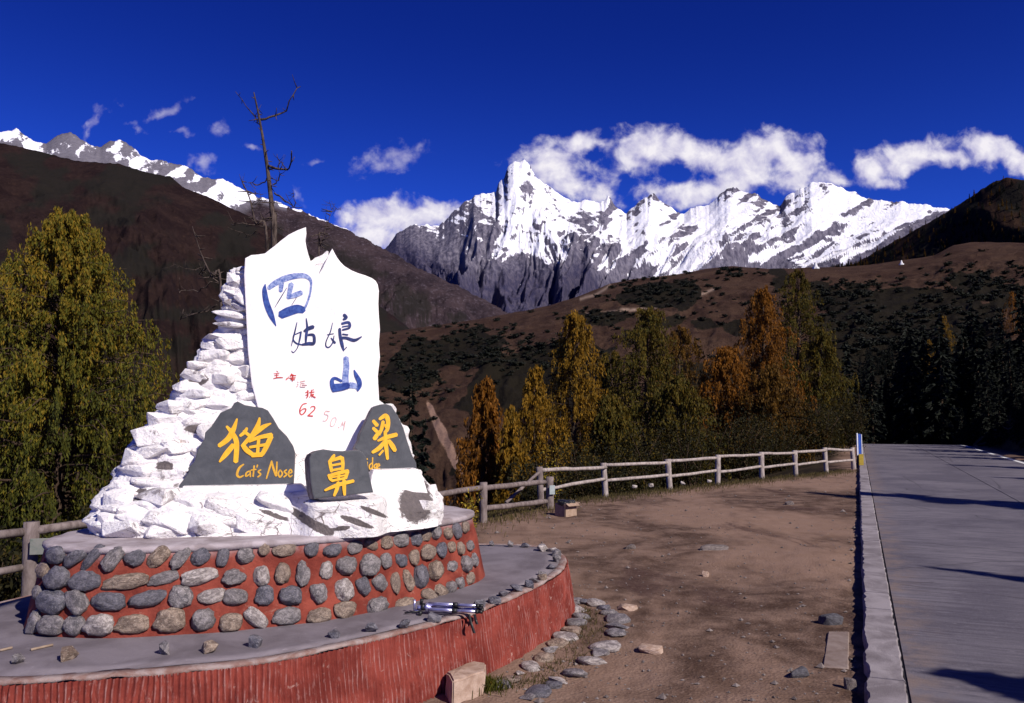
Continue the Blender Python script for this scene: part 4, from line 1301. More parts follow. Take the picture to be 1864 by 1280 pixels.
# --- slate plaques
c6 = lambda q: (320 + q[0] * 460 / 1864, 720 + q[1] * 460 / 1864)
plq_l = [(22, 688), (25, 660), (62, 612), (95, 562), (90, 535), (135, 490), (150, 440), (160, 400), (210, 320), (216, 272), (260, 230), (300, 170), (330, 125), (410, 90), (430, 55), (455, 42), (510, 70), (570, 80), (640, 90), (680, 110), (720, 170), (760, 240), (820, 300), (865, 370), (880, 420), (877, 500), (874, 560), (870, 640), (868, 662)]
plq_m = [(1020, 765), (1004, 710), (990, 600), (984, 470), (1000, 430), (1040, 405), (1090, 395), (1150, 405), (1230, 410), (1300, 402), (1350, 402), (1385, 420), (1410, 460), (1425, 560), (1445, 650), (1460, 715)]
plq_r = [(1430, 562), (1402, 470), (1318, 385), (1350, 330), (1360, 280), (1400, 200), (1440, 110), (1460, 80), (1510, 65), (1550, 62), (1590, 75), (1640, 150), (1680, 240), (1710, 340), (1740, 430), (1775, 500), (1780, 565), (1740, 547), (1580, 545)]
PLL = Plane(440, 880, 5.74 * S, R(13), R(6)); PLM = Plane(625, 900, 5.50 * S, R(26), R(5)); PLR = Plane(710, 850, 6.10 * S, R(20), R(5))
plaqueL = slab_poly('plaque', [c6(q) for q in plq_l], PLL, .13, M['slate'], mon, M['slate_side'], .008)
plaqueL['label'] = 'largest slate plaque, at the left, lettered with a yellow character and two English words'
plaqueM = slab_poly('plaque', [c6(q) for q in plq_m], PLM, .17, M['slate'], mon, M['slate_side'], .012)
plaqueM['label'] = 'small blocky slate plaque in the middle'
plaqueR = slab_poly('plaque', [c6(q) for q in plq_r], PLR, .13, M['slate'], mon, M['slate_side'], .008)
plaqueR['label'] = 'tapering slate plaque at the right'
# ledges the plaques rest on
slab_poly('ledge', [(330, 893), (332, 886), (548, 882), (560, 893), (556, 930), (335, 934)], Plane(440, 885, 5.66 * S, R(13)), .32, M['board'], mon, M['white'], .02)
slab_poly('ledge', [(676, 866), (680, 856), (758, 853), (770, 866), (780, 900), (672, 900)], Plane(720, 860, 6.0 * S, R(20)), .30, M['board'], mon, M['white'], .02)


# --- brush strokes: thin raised ribbons
def ribbon(bm, pts, plane, off):
    """pts: (x, y, width) in photo pixels"""
    P = spline([(a, b, c) for a, b, c in pts], 6 * (len(pts) - 1) + 1) if len(pts) > 2 else np.array(pts, float)
    if len(P) == 2: P = np.array([P[0], P[0] * .67 + P[1] * .33, P[0] * .33 + P[1] * .67, P[1]])
    t = np.gradient(P[:, :2], axis=0); t /= np.linalg.norm(t, axis=1, keepdims=True) + 1e-9
    n = np.column_stack([-t[:, 1], t[:, 0]])
    w_ = np.maximum(P[:, 2:3], .3) / 2
    a = P[:, :2] + n * w_; b = P[:, :2] - n * w_
    cap0 = P[0, :2] - t[0] * w_[0] * .6; cap1 = P[-1, :2] + t[-1] * w_[-1] * .6
    loop = [cap0] + list(a) + [cap1] + list(b[::-1])
    fr = [bm.verts.new(plane.hit(q[0], q[1], off)) for q in loop]
    m = len(a)
    A = fr[1:m + 1]; B = fr[m + 2:][::-1]
    for i in range(m - 1): bm.faces.new((A[i], A[i + 1], B[i + 1], B[i]))
    bm.faces.new((fr[0], A[0], B[0])); bm.faces.new((A[-1], fr[m + 1], B[-1]))


def character(name, strokes, plane, mat, parent, cv, off0=.004):
    bm = bmesh.new()
    for i, st in enumerate(strokes):
        ribbon(bm, [cv(q) for q in st], plane, off0 + i * .0005)
    bmesh.ops.recalc_face_normals(bm, faces=bm.faces)
    r = bmesh.ops.extrude_face_region(bm, geom=list(bm.faces))
    bmesh.ops.translate(bm, verts=[q for q in r['geom'] if isinstance(q, bmesh.types.BMVert)], vec=-plane.n * .006)
    bmesh.ops.recalc_face_normals(bm, faces=bm.faces)
    o = from_bm(name, bm, mat, parent)
    return o


board = [o for o in mon.children if o.name.startswith('board')][0]
k4 = 220 / 1173
cv4 = lambda q: (460 + q[0] * k4, 480 + q[1] * k4, q[2] * k4)
character('character', [[(122, 200, 10), (115, 260, 45), (135, 380, 58), (180, 500, 55), (226, 605, 8)],
                        [(270, 500, 75), (340, 468, 88), (430, 440, 84), (496, 452, 62)]], BP, M['blue'], board, cv4)
character('character', [[(155, 240, 40), (210, 195, 55), (300, 150, 60), (400, 122, 55), (500, 118, 46), (555, 150, 32), (568, 200, 22), (555, 300, 20), (525, 390, 22), (495, 450, 24)],
                        [(280, 190, 50), (272, 268, 36)], [(375, 195, 50), (362, 260, 46), (345, 335, 34)], [(345, 330, 28), (410, 305, 50), (475, 280, 46)]], BP, M['bluepale'], board, cv4)
character('character', [[(330, 235, 6), (260, 350, 10), (215, 425, 4)], [(425, 330, 6), (380, 400, 6)]], BP, M['navy'], board, cv4)
character('character', [[(430, 570, 8), (405, 680, 15), (375, 800, 6)], [(400, 690, 14), (395, 740, 15), (430, 775, 15), (490, 788, 12)], [(470, 660, 17), (458, 730, 17), (435, 815, 9), (397, 862, 9), (378, 845, 6)],
                        [(405, 690, 8), (468, 662, 11)], [(520, 530, 8), (530, 620, 22), (520, 700, 26), (515, 785, 12)], [(500, 655, 20), (540, 630, 36), (590, 612, 36)],
                        [(540, 690, 20), (592, 695, 26), (595, 770, 30), (545, 775, 32), (480, 785, 18)]], BP, M['navy'], board, cv4)
character('character', [[(775, 575, 6), (755, 660, 11), (715, 750, 11), (712, 800, 13), (740, 812, 13), (775, 770, 13), (790, 700, 8)], [(722, 690, 8), (785, 680, 9)], [(760, 720, 10), (800, 770, 24)],
                        [(885, 495, 30), (908, 522, 32), (880, 542, 20)], [(865, 582, 22), (932, 570, 25), (940, 620, 22), (872, 642, 16)], [(870, 612, 11), (932, 602, 11)],
                        [(845, 630, 26), (850, 700, 28), (870, 790, 30), (885, 845, 10)], [(885, 840, 8), (912, 810, 10)], [(860, 720, 24), (910, 720, 25), (990, 742, 28), (1058, 708, 10)], [(872, 682, 10), (926, 690, 12)]], BP, M['navy'], board, cv4)
character('character', [[(905, 910, 50), (910, 1000, 58), (900, 1100, 60), (905, 1180, 66)], [(940, 1180, 60), (1000, 1190, 50), (1027, 1232, 18)]], BP, M['bluepale'], board, cv4)
character('character', [[(865, 1140, 22), (805, 1112, 26), (772, 1130, 36), (775, 1190, 40), (788, 1240, 26)], [(790, 1205, 78), (860, 1197, 72), (930, 1182, 58)],
                        [(985, 1030, 6), (1005, 1080, 34), (1035, 1140, 44), (1038, 1190, 38), (1020, 1236, 10)]], BP, M['blue'], board, cv4, .008)
k5 = 180 / 1646
cv5 = lambda q: (480 + q[0] * k5, 660 + q[1] * k5, q[2] * k5 * 1.15)
character('character', [[(215, 140, 10), (237, 157, 10)], [(170, 187, 9), (262, 176, 9)], [(217, 188, 12), (215, 244, 12)], [(180, 217, 9), (250, 206, 9)], [(163, 268, 10), (230, 250, 15), (320, 250, 10)]], BP, M['redpaint'], board, cv5)
character('character', [[(372, 292, 15), (388, 262, 15)], [(404, 272, 13), (412, 238, 11)], [(470, 188, 20), (440, 232, 16)], [(450, 215, 15), (537, 216, 15)], [(430, 260, 15), (530, 254, 13)], [(487, 200, 17), (480, 307, 18)], [(450, 281, 11), (520, 285, 11)]], BP, M['redpaint'], board, cv5)
character('character', [[(560, 320, 11), (577, 336, 11)], [(560, 358, 11), (577, 366, 9)], [(545, 407, 13), (572, 384, 11)], [(606, 322, 13), (692, 304, 12)], [(622, 344, 11), (608, 402, 12)], [(622, 346, 9), (682, 346, 9)], [(640, 374, 11), (722, 376, 11)], [(618, 405, 9), (690, 405, 9)]], BP, M['redfaded'], board, cv5)
character('character', [[(698, 502, 15), (745, 482, 16)], [(735, 463, 17), (732, 560, 18), (708, 592, 12)], [(700, 548, 12), (746, 524, 12)], [(760, 500, 12), (842, 490, 12)], [(800, 458, 17), (790, 530, 15), (763, 582, 10)], [(790, 540, 15), (832, 530, 13), (800, 572, 12)], [(800, 550, 13), (862, 582, 18)], [(822, 447, 11), (832, 456, 11)]], BP, M['redpaint'], board, cv5)
character('numeral', [[(715, 680, 15), (650, 700, 17), (605, 780, 20), (608, 848, 18), (640, 867, 16), (690, 820, 20), (700, 772, 18), (648, 778, 13), (615, 812, 12)]], BP, M['redpaint'], board, cv5)
character('numeral', [[(775, 762, 11), (800, 735, 15), (845, 735, 17), (850, 775, 18), (800, 830, 16), (735, 887, 18)], [(735, 887, 18), (818, 892, 20)]], BP, M['redpaint'], board, cv5)
character('numeral', [[(1097, 817, 16), (1030, 808, 16)], [(1030, 808, 13), (1013, 860, 13), (1060, 872, 14), (1070, 910, 14), (1035, 970, 14), (985, 970, 12)]], BP, M['redfaded'], board, cv5)
character('numeral', [[(1202, 918, 10), (1150, 930, 11), (1113, 1010, 12), (1122, 1062, 11), (1168, 1050, 9), (1206, 960, 8), (1200, 918, 8)]], BP, M['redfaded'], board, cv5)
character('letter', [[(1238, 1088, 14), (1256, 1082, 14)], [(1284, 1070, 9), (1312, 985, 9)], [(1312, 985, 8), (1322, 1050, 8), (1356, 978, 9)], [(1358, 975, 11), (1330, 1125, 11)]], BP, M['redfaded'], board, cv5)
k6 = 460 / 1864
cv6 = lambda q: (320 + q[0] * k6, 720 + q[1] * k6, q[2] * k6)
character('character', [[(452, 172, 12), (425, 250, 36), (385, 320, 40), (318, 372, 30)], [(375, 228, 18), (418, 280, 34), (448, 350, 38), (442, 490, 36)], [(425, 365, 36), (370, 432, 38), (322, 490, 14)],
                        [(474, 298, 20), (508, 270, 26), (525, 240, 18)], [(500, 262, 22), (548, 300, 26)], [(618, 165, 14), (606, 220, 34), (575, 275, 34), (545, 315, 26)], [(702, 206, 10), (640, 236, 34), (560, 300, 34), (488, 375, 24)],
                        [(500, 375, 34), (525, 405, 38), (575, 442, 30)], [(540, 338, 22), (620, 308, 28), (708, 292, 36)], [(704, 300, 36), (668, 378, 36), (636, 436, 30)], [(560, 440, 34), (638, 436, 34)], [(612, 318, 24), (602, 432, 24)], [(545, 382, 20), (665, 362, 22)]], PLL, M['yellow'], plaqueL, cv6)
character('letter', [[(502, 507, 10), (468, 535, 17), (452, 582, 18), (470, 603, 15), (500, 590, 9)]], PLL, M['ochre'], plaqueL, cv6)
character('letter', [[(540, 558, 9), (520, 572, 12), (518, 596, 12), (545, 580, 9)], [(548, 555, 11), (550, 600, 11)]], PLL, M['ochre'], plaqueL, cv6)
character('letter', [[(578, 518, 11), (570, 598, 12)], [(554, 551, 9), (594, 545, 9)]], PLL, M['ochre'], plaqueL, cv6)
character('apostrophe', [[(603, 512, 11), (597, 532, 8)]], PLL, M['ochre'], plaqueL, cv6)
character('letter', [[(628, 548, 10), (608, 562, 12), (626, 582, 12), (604, 602, 10)]], PLL, M['ochre'], plaqueL, cv6)
character('letter', [[(668, 614, 9), (690, 540, 13), (708, 482, 12)], [(706, 484, 13), (722, 545, 17), (740, 594, 16)], [(742, 592, 13), (746, 490, 11)]], PLL, M['ochre'], plaqueL, cv6)
character('letter', [[(770, 548, 10), (756, 575, 12), (768, 602, 12), (786, 576, 11), (770, 548, 9)]], PLL, M['ochre'], plaqueL, cv6)
character('letter', [[(818, 548, 10), (800, 563, 12), (818, 582, 12), (796, 602, 10)]], PLL, M['ochre'], plaqueL, cv6)
character('letter', [[(832, 577, 9), (856, 565, 11), (846, 546, 11), (831, 574, 12), (840, 600, 11), (860, 588, 8)]], PLL, M['ochre'], plaqueL, cv6)
character('character', [[(1170, 436, 14), (1160, 455, 26), (1138, 480, 18)], [(1136, 484, 26), (1142, 520, 26), (1150, 562, 22)], [(1130, 486, 20), (1222, 456, 28)], [(1226, 456, 28), (1232, 500, 26), (1232, 552, 20)], [(1150, 516, 16), (1226, 502, 17)], [(1152, 552, 18), (1228, 538, 18)],
                        [(1128, 585, 22), (1140, 612, 26), (1152, 628, 18)], [(1135, 590, 20), (1200, 572, 26), (1272, 556, 26)], [(1268, 560, 26), (1252, 612, 22)], [(1205, 570, 20), (1200, 622, 20)], [(1150, 604, 13), (1254, 588, 13)], [(1150, 630, 18), (1256, 608, 18)],
                        [(1100, 700, 16), (1190, 662, 28), (1312, 630, 24)], [(1200, 640, 26), (1188, 690, 28), (1168, 740, 18)], [(1242, 625, 26), (1242, 680, 28), (1246, 735, 18)]], PLM, M['yellow'], plaqueM, cv6)
character('character', [[(1456, 186, 24), (1486, 222, 30)], [(1456, 240, 24), (1482, 266, 26)], [(1464, 322, 30), (1482, 295, 30), (1500, 262, 14)], [(1502, 176, 20), (1548, 150, 34), (1566, 190, 32), (1560, 250, 28), (1538, 274, 18)], [(1530, 190, 24), (1518, 245, 26), (1500, 292, 16)], [(1540, 215, 18), (1556, 240, 18)],
                        [(1490, 335, 14), (1550, 310, 30), (1630, 288, 30)], [(1545, 275, 24), (1552, 380, 30), (1562, 470, 20)], [(1542, 340, 26), (1500, 388, 32), (1450, 420, 22)], [(1570, 332, 26), (1598, 372, 36), (1618, 408, 28)], [(1500, 440, 14), (1530, 405, 16)]], PLR, M['yellow'], plaqueR, cv6)
character('letter', [[(1412, 490, 10), (1412, 532, 11)], [(1411, 465, 10), (1413, 473, 10)]], PLR, M['ochre'], plaqueR, cv6)
character('letter', [[(1446, 498, 9), (1428, 518, 10), (1434, 545, 10), (1449, 530, 8)], [(1452, 458, 9), (1450, 550, 10)]], PLR, M['ochre'], plaqueR, cv6)
character('letter', [[(1480, 503, 9), (1464, 518, 10), (1468, 538, 9), (1482, 524, 8)], [(1484, 502, 9), (1480, 556, 10), (1462, 556, 8)]], PLR, M['ochre'], plaqueR, cv6)
character('letter', [[(1490, 525, 8), (1504, 516, 9), (1496, 502, 9), (1488, 526, 10), (1494, 544, 9), (1506, 536, 7)]], PLR, M['ochre'], plaqueR, cv6)

# ------------------------------------------------------------------ tripod lying on the lower tier
hA = gp(752, 1104, Z1 + .06); hB = gp(881, 1110, Z1 + .055)
ax_ = (hB - hA).normalized(); sd_ = Vector((0, 0, 1)).cross(ax_).normalized()
Lt = (hB - hA).length
tri = thing('camera_tripod', hA.lerp(hB, .5) - Vector((0, 0, .05)), 'folded silver camera tripod lying on the edge of the low platform', 'tripod')


def seg(a, b, r0, r1=None, n=8):
    return tube_np([(np.array([a, a.lerp(b, .5), b]), np.array([r0, ((r1 or r0) + r0) / 2, r1 or r0]))], n)


def T3(t, su_, up_): return hA + ax_ * (Lt * t) + sd_ * su_ + Vector((0, 0, up_))


for q, (su_, up_) in enumerate(((-.020, -.012), (.030, -.010), (.004, .026))):
    v, f = seg(T3(.22, su_ * .8, up_ * .9), T3(.62, su_, up_), .0155); leg = mk('leg', v, f, M['metal'], tri)
    v, f = seg(T3(.60, su_, up_), T3(.93, su_, up_), .0125); mk('lower_section', v, f, M['metal'], leg)
    v, f = seg(T3(.565, su_, up_), T3(.625, su_, up_), .0185); mk('clamp', v, f, M['black'], leg)
    v, f = seg(T3(.89, su_, up_), T3(.93, su_, up_), .0165); mk('clamp', v, f, M['black'], leg)
    v, f = seg(T3(.93, su_, up_), T3(.985, su_, up_), .012, .015); mk('foot', v, f, M['black'], leg)
v, f = seg(T3(.10, 0, 0), T3(.26, 0, 0), .019); mk('centre_column', v, f, M['metal'], tri)
v, f = seg(T3(.185, 0, .0), T3(.225, 0, .0), .036, .034, 10); mk('collar', v, f, M['metal'], tri)
v, f = seg(T3(.125, 0, .0), T3(.165, 0, .0), .028, .028, 10); mk('collar', v, f, M['black'], tri)
v, f = seg(T3(.06, 0, -.005), T3(.13, 0, -.005), .020, .022); hd = mk('head', v, f, M['metal'], tri)
v, f = seg(T3(.02, 0, .052), T3(.02, 0, -.04), .009); mk('camera_plate', v, f, M['metal'], hd)
v, f = seg(T3(.02, 0, -.03), T3(.09, 0, -.03), .010); mk('plate_arm', v, f, M['metal'], hd)
v, f = seg(T3(.11, 0, .02), T3(.13, -.01, .058), .011, .014); mk('knob', v, f, M['black'], hd)
v, f = seg(T3(.10, -.02, -.03), T3(-.10, -.04, -.042), .006); mk('pan_handle', v, f, M['black'], hd)
v, f = seg(T3(.11, -.045, -.035), T3(.145, -.045, -.040), .022, .020); mk('knob', v, f, M['black'], hd)
for t0, ln in ((.80, .125), (.88, .06)):
    a = T3(t0, -.03, -.03); n = 8
    qs = np.linspace(0, 1, n)
    pts = np.array([a + ax_ * (.045 * q * (ln / .125)) + Vector((0, -.05 * min(1, q * 2) - .0 * q, -ln * q)) for q in qs])
    wv = np.array(ax_ * .011)
    V = np.concatenate([np.stack([p - wv, p + wv, p + wv + np.array((0, -.004, 0)), p - wv + np.array((0, -.004, 0))]) for p in pts])
    mk('strap', V, grid_faces(4, n, True), M['black'], tri)

# ------------------------------------------------------------------ fences
def log(a, b, r, seed, n=9, sides=9, bow=.01):
    rng = np.random.default_rng(seed)
    q = np.linspace(0, 1, n); P = np.array(a)[None] * (1 - q)[:, None] + np.array(b)[None] * q[:, None]
    L = np.linalg.norm(np.array(b) - np.array(a))
    wob = np.cumsum(rng.normal(0, bow, (n, 3)), 0); wob -= q[:, None] * wob[-1]
    rad = r * (1 + rng.normal(0, .05, n))
    v, f = tube_np([(P + wob * L * .35, rad)], sides)
    return v, f


def post(parent, base, h, r, seed, lean=(0, 0), mat='wood'):
    b = Vector(base) - Vector((0, 0, .3)); t = Vector(base) + Vector((lean[0], lean[1], h))
    v, f = log(b, t, r, seed, 7, 10, .004)
    return mk('post', v, f, M[mat], parent)


def rail(parent, a, b, r, seed, mat='woodpale', bow=.0055):
    v, f = log(a, b, r, seed, 10, 8, bow)
    return mk('rail', v, f, M[mat], parent)


fl = thing('log_fence', (pL.x, pL.y, gz1(pL.x, pL.y)), 'weathered log fence behind the left end of the plinth, a faded board on its post', 'fence')
zt = at(66, 950, pL.y).z
pw = .072
post(fl, (pL.x, pL.y, 0), zt, pw, 1, (0, 0))
pl2 = pL + ext * 2.6; pm = pL + (pA - pL) * .36
post(fl, (pl2.x, pl2.y, 0), zt, pw, 2); post(fl, (pm.x, pm.y, 0), zt - .02, pw, 3); 
a1 = at(-2, 972, pL.y - .25); 
za, zb = at(60, 968, pL.y).z, at(60, 1032, pL.y).z
rail(fl, (pl2.x, pl2.y, za - .0), (pL.x - .03, pL.y, za), .042, 4, 'wood', .004); rail(fl, (pl2.x, pl2.y, zb - .02), (pL.x - .03, pL.y, zb), .036, 5, 'wood', .004)
rail(fl, (pL.x + .03, pL.y, za + .02), (pm.x, pm.y, za + .02), .042, 6, 'wood', .004); rail(fl, (pL.x + .03, pL.y, zb), (pm.x, pm.y, zb), .036, 7, 'wood', .004)
c = at(72, 995, pL.y - .09)
bm = bmesh.new(); bmesh.ops.create_cube(bm, size=1, matrix=Matrix.Translation(c) @ Matrix.Rotation(R(14), 4, 'Z') @ Matrix.Diagonal((.165, .02, .15, 1)))
bmesh.ops.bevel(bm, geom=list(bm.edges), offset=.004, segments=1, affect='EDGES')
from_bm('board', bm, M['plategreen'], fl)

fm = thing('log_fence', pA, 'log fence with a slanting brace running from the plinth to the corner post', 'fence')
hA_ = at(880, 878, pA.y).z
post(fm, (pA.x, pA.y, 0), hA_, .078, 11)
pm2 = pL + (pA - pL) * .68
post(fm, (pm2.x, pm2.y, 0), hA_, .078, 12)
pB2 = gp(1001, 926)
hB2 = at(1001, 868, pB2.y).z
post(fm, (pB2.x, pB2.y, 0), hB2, .082, 13)
r1 = at(800, 893, pA.y - 1.2)
rail(fm, (pm2.x, pm2.y, at(885, 886, pA.y).z - .0), (pA.x - .02, pA.y, at(880, 888, pA.y).z), .05, 14, 'wood', .006)
rail(fm, (pA.x + .03, pA.y, at(888, 889, pA.y).z), at(992, 878, pB2.y - .03), .052, 15, 'wood', .006)
rail(fm, (pA.x + .03, pA.y, at(888, 926, pA.y).z), at(995, 913, pB2.y - .03), .052, 16, 'wood', .006)
v, f = log(at(921, 915, pA.y + 1.4), at(981, 860, pB2.y + .35), .036, 17, 8, 8, .004); mk('brace', v, f, M['wood'], fm)
c = at(1005, 892, pB2.y - .12)
bm = bmesh.new(); bmesh.ops.create_cube(bm, size=1, matrix=Matrix.Translation(c) @ Matrix.Rotation(R(20), 4, 'Z') @ Matrix.Diagonal((.125, .02, .19, 1)))
bmesh.ops.bevel(bm, geom=list(bm.edges), offset=.004, segments=1, affect='EDGES')
from_bm('plate', bm, M['plate'], fm)

posts = [(986, 916, 850), (1103, 893, 843), (1220, 885, 836), (1306, 877, 828), (1387, 868, 823), (1449, 862, 820), (1505, 857, 815), (1555, 854, 815)]
bases = [gp(x, y) for x, y, _ in posts]; tops = [at(x, t, b.y).z for (x, y, t), b in zip(posts, bases)]
ff = thing('log_fence', bases[3], 'long sunlit two rail log fence along the far edge of the dirt lot', 'fence')
rg = random.Random(8)
for i, (b, t) in enumerate(zip(bases, tops)):
    post(ff, (b.x, b.y, 0), t, .082 if i else .078, 30 + i, (rg.uniform(-.07, .03), rg.uniform(-.03, .03)), 'woodpale' if i else 'wood')
for i in range(len(bases) - 1):
    a, b = bases[i], bases[i + 1]
    up = [(.885, .80)] * 10
    h0, h1 = tops[i], tops[i + 1]
    off = (b - a).normalized() * .02
    rail(ff, (a.x, a.y, h0 * (.93 if i else .90)), (b.x, b.y, h1 * .84 if i == 0 else h1 * .88), .045, 50 + i)
    rail(ff, (a.x, a.y, h0 * .36), (b.x, b.y, h1 * .42), .043, 70 + i)

# roadside board at the end of the fence
q = gp(1566, 851)
rb = thing('roadside_board', (q.x, q.y, 0), 'narrow blue board with white edges on a yellow foot where the fence meets the kerb', 'road sign')
zt = at(1562, 790, q.y).z
for nm, x0, z0, z1, wd, th_, mt in (('panel', 0, .47, zt, .10, .05, 'signblue'), ('edge_strip', -.085, .45, zt + .03, .05, .06, 'signwhite'), ('edge_strip', .075, .45, zt - .02, .03, .06, 'signwhite'), ('foot', .03, -.1, .50, .17, .13, 'signyellow')):
    bm = bmesh.new(); bmesh.ops.create_cube(bm, size=1, matrix=Matrix.Translation((q.x + x0, q.y, (z0 + z1) / 2)) @ Matrix.Rotation(R(-8), 4, 'Z') @ Matrix.Diagonal((wd, th_, z1 - z0, 1)))
    bmesh.ops.bevel(bm, geom=list(bm.edges), offset=.008, segments=2, affect='EDGES')
    from_bm(nm, bm, M[mt], rb)

# cardboard box with a bin bag
q = gp(1030, 938)
bx = thing('cardboard_box', q, 'open cardboard box stuffed with a black bag beside the fence corner post', 'box')
kx = q.y / F
bm = bmesh.new()
A0 = R(40); w1, w2, hh = .30, .30, .26
mt = Matrix.Translation(q) @ Matrix.Rotation(A0, 4, 'Z')
for (cx, cy, sx, sy) in ((0, -w2 / 2, w1, .012), (0, w2 / 2, w1, .012), (-w1 / 2, 0, .012, w2 - .026), (w1 / 2, 0, .012, w2 - .026)):
    bmesh.ops.create_cube(bm, size=1, matrix=mt @ Matrix.Translation((cx, cy, hh / 2 - .02)) @ Matrix.Diagonal((sx, sy, hh, 1)))
bmesh.ops.create_cube(bm, size=1, matrix=mt @ Matrix.Translation((0, 0, .0)) @ Matrix.Diagonal((w1 - .03, w2 - .03, .02, 1)))
from_bm('carton', bm, M['card'], bx)
for k, (sx, sy, rz) in enumerate(((w1 / 2 + .05, 0, .35), (0, -w2 / 2 - .05, .3))):
    bm = bmesh.new()
    bmesh.ops.create_cube(bm, size=1, matrix=mt @ Matrix.Translation((sx, sy, hh - .035)) @ Matrix.Rotation(-.5 if k == 0 else 0, 4, 'Y') @ Matrix.Rotation(.5 if k else 0, 4, 'X') @ Matrix.Diagonal((.10 if k == 0 else w1, w2 if k == 0 else .10, .008, 1)))
    from_bm('flap', bm, M['card'], bx)
o = link('bin_bag', COB[3].copy(), bx); set_mat(o, M['bag']); o.location = (0, 0, hh - .03); o.scale = (.19, .16, .075); o.rotation_euler = (.1, .1, 1.1)
o = link('bin_bag', COB[5].copy(), bx); set_mat(o, M['bag']); o.location = (.1, -.02, hh - .01); o.scale = (.09, .10, .06)
tag(bx)

# block of stone, loose rocks and edging
q = gp(850, 1252)
bm = bmesh.new()
top = [(815, 1222), (862, 1203), (884, 1208), (884, 1224), (826, 1242)]
hb = .14
blk = [gp(812, 1222, hb), gp(862, 1203, hb), gp(884, 1207, hb), gp(883, 1222, hb), gp(824, 1240, hb)]
cc = sum(blk, Vector()) / 5
tv = [bm.verts.new(p) for p in blk]; bv = [bm.verts.new(Vector((cc.x + (p.x - cc.x) * 1.04, cc.y + (p.y - cc.y) * 1.04, -.04))) for p in blk]
bm.faces.new(tv); bm.faces.new(bv[::-1])
for i in range(5): bm.faces.new((tv[i], bv[i], bv[(i + 1) % 5], tv[(i + 1) % 5]))
bmesh.ops.recalc_face_normals(bm, faces=bm.faces)
bmesh.ops.bevel(bm, geom=list(bm.edges), offset=.012, segments=2, affect='EDGES')
bmesh.ops.subdivide_edges(bm, edges=list(bm.edges), cuts=2, use_grid_fill=True)
for v_ in bm.verts: v_.co += Vector((1, 1, 1)) * (float(vnoise(np.array(v_.co) * 14, 3)) - .5) * .014
tag(from_bm('stone_block', bm, M['tanrock'], None, False), 'tan squared stone block lying against the foot of the red wall', 'stone block')

k7 = 700 / 1864
outer = [(1590, 520, 60), (1640, 522, 55), (1690, 528, 60), (1725, 545, 50), (1755, 572, 60), (1795, 605, 90), (1802, 640, 80), (1785, 675, 85), (1740, 738, 95), (1705, 765, 70), (1665, 800, 90), (1590, 862, 75), (1520, 897, 85), (1480, 915, 60), (1410, 952, 80), (1360, 975, 60)]
inner = [(1605, 555, 70), (1622, 590, 60), (1592, 622, 75), (1572, 655, 72), (1540, 690, 80), (1500, 722, 62), (1470, 744, 60), (1440, 785, 80), (1375, 835, 68), (1320, 868, 36), (1280, 900, 70), (1235, 925, 60)]
for lst, lab in ((outer, 'outer curved row of grey stones edging the strip of grass beside the red wall'), (inner, 'inner row of pale stones at the foot of the red wall')):
    q0 = gp(450 + lst[6][0] * k7, 900 + lst[6][1] * k7)
    e = thing('stone_edging', q0, lab, 'stone edging')
    for i, (cx, cy, wd) in enumerate(lst):
        q = gp(450 + cx * k7, 900 + cy * k7); kk = q.y / F
        o = link('stone', (COB if i % 3 else ROCKS)[rg.randrange(10)], e); set_mat(o, M['cob'][rg.choice((0, 1, 1, 3) if lst is outer else (1, 3, 2, 3))])
        a = wd * k7 * kk * (.80 if i % 3 else 1.5); o.location = q - q0 + Vector((0, 0, gz1(q.x, q.y) + a * (.12 if i % 3 else .06)))
        o.rotation_euler = (rg.uniform(-.2, .2), rg.uniform(-.2, .2), rg.uniform(0, 6)); o.scale = (a, a * rg.uniform(.7, 1.0), a * rg.uniform(.28, .4))

loose = [(1512, 1124, 46, 20, 'darkrock', 'dark flat rock casting a black shadow near the kerb'), (1450, 1226, 46, 16, 'darkrock', 'low dark rock lying nearest the bottom edge of the dirt lot'), (1284, 1041, 16, 10, 'tanrock', 'small tan lump of rock alone in the middle of the dirt lot'),
         (1300, 999, 60, 7, 'rock', 'flat grey stone sunk in the far part of the dirt lot'), (1140, 1102, 44, 9, 'tanrock', 'flat tan stone just beyond the stone edging'), (1146, 996, 26, 8, 'rock', 'pale stone lying beyond the rim of the low platform'),
         (1437, 916, 18, 7, 'rock', 'small grey stone out near the far fence'), (1185, 1180, 50, 10, 'tanrock', 'broad flat stone right of the stone edging'), (1550, 1243, 30, 22, 'rock', 'broken concrete lump against the kerb near the bottom edge')]
for i, (x, y, wd, ht, mt, lab) in enumerate(loose):
    q = gp(x, y + ht * .4); kk = q.y / F
    o = link('rock', rock_mesh('loose_rock', 500 + i, 18, (1, 1, 1), .55)); set_mat(o, M[mt])
    o.scale = (wd * kk * .95, wd * kk * .7, max(.04, ht * kk * 1.5)); o.rotation_euler = (0, 0, rg.uniform(-.4, .4)); o.location = (q.x, q.y, gz1(q.x, q.y) + .02)
    tag(o, lab, 'rock')
for x, y, lab in ((1155, 886, 'first white stone at the foot of the far fence, counted from the corner'), (1185, 884, 'second white stone at the foot of the far fence'), (1243, 880, 'third white stone at the foot of the far fence'), (1291, 876, 'fourth white stone at the foot of the far fence, farthest from the corner')):
    q = gp(x, y + 2); o = link('rock', ROCKS[rg.randrange(10)]); set_mat(o, M['cob'][3]); o.location = (q.x, q.y, .04); o.scale = (.16, .13, .12); tag(o, lab, 'rock', 'white stones along the fence foot')
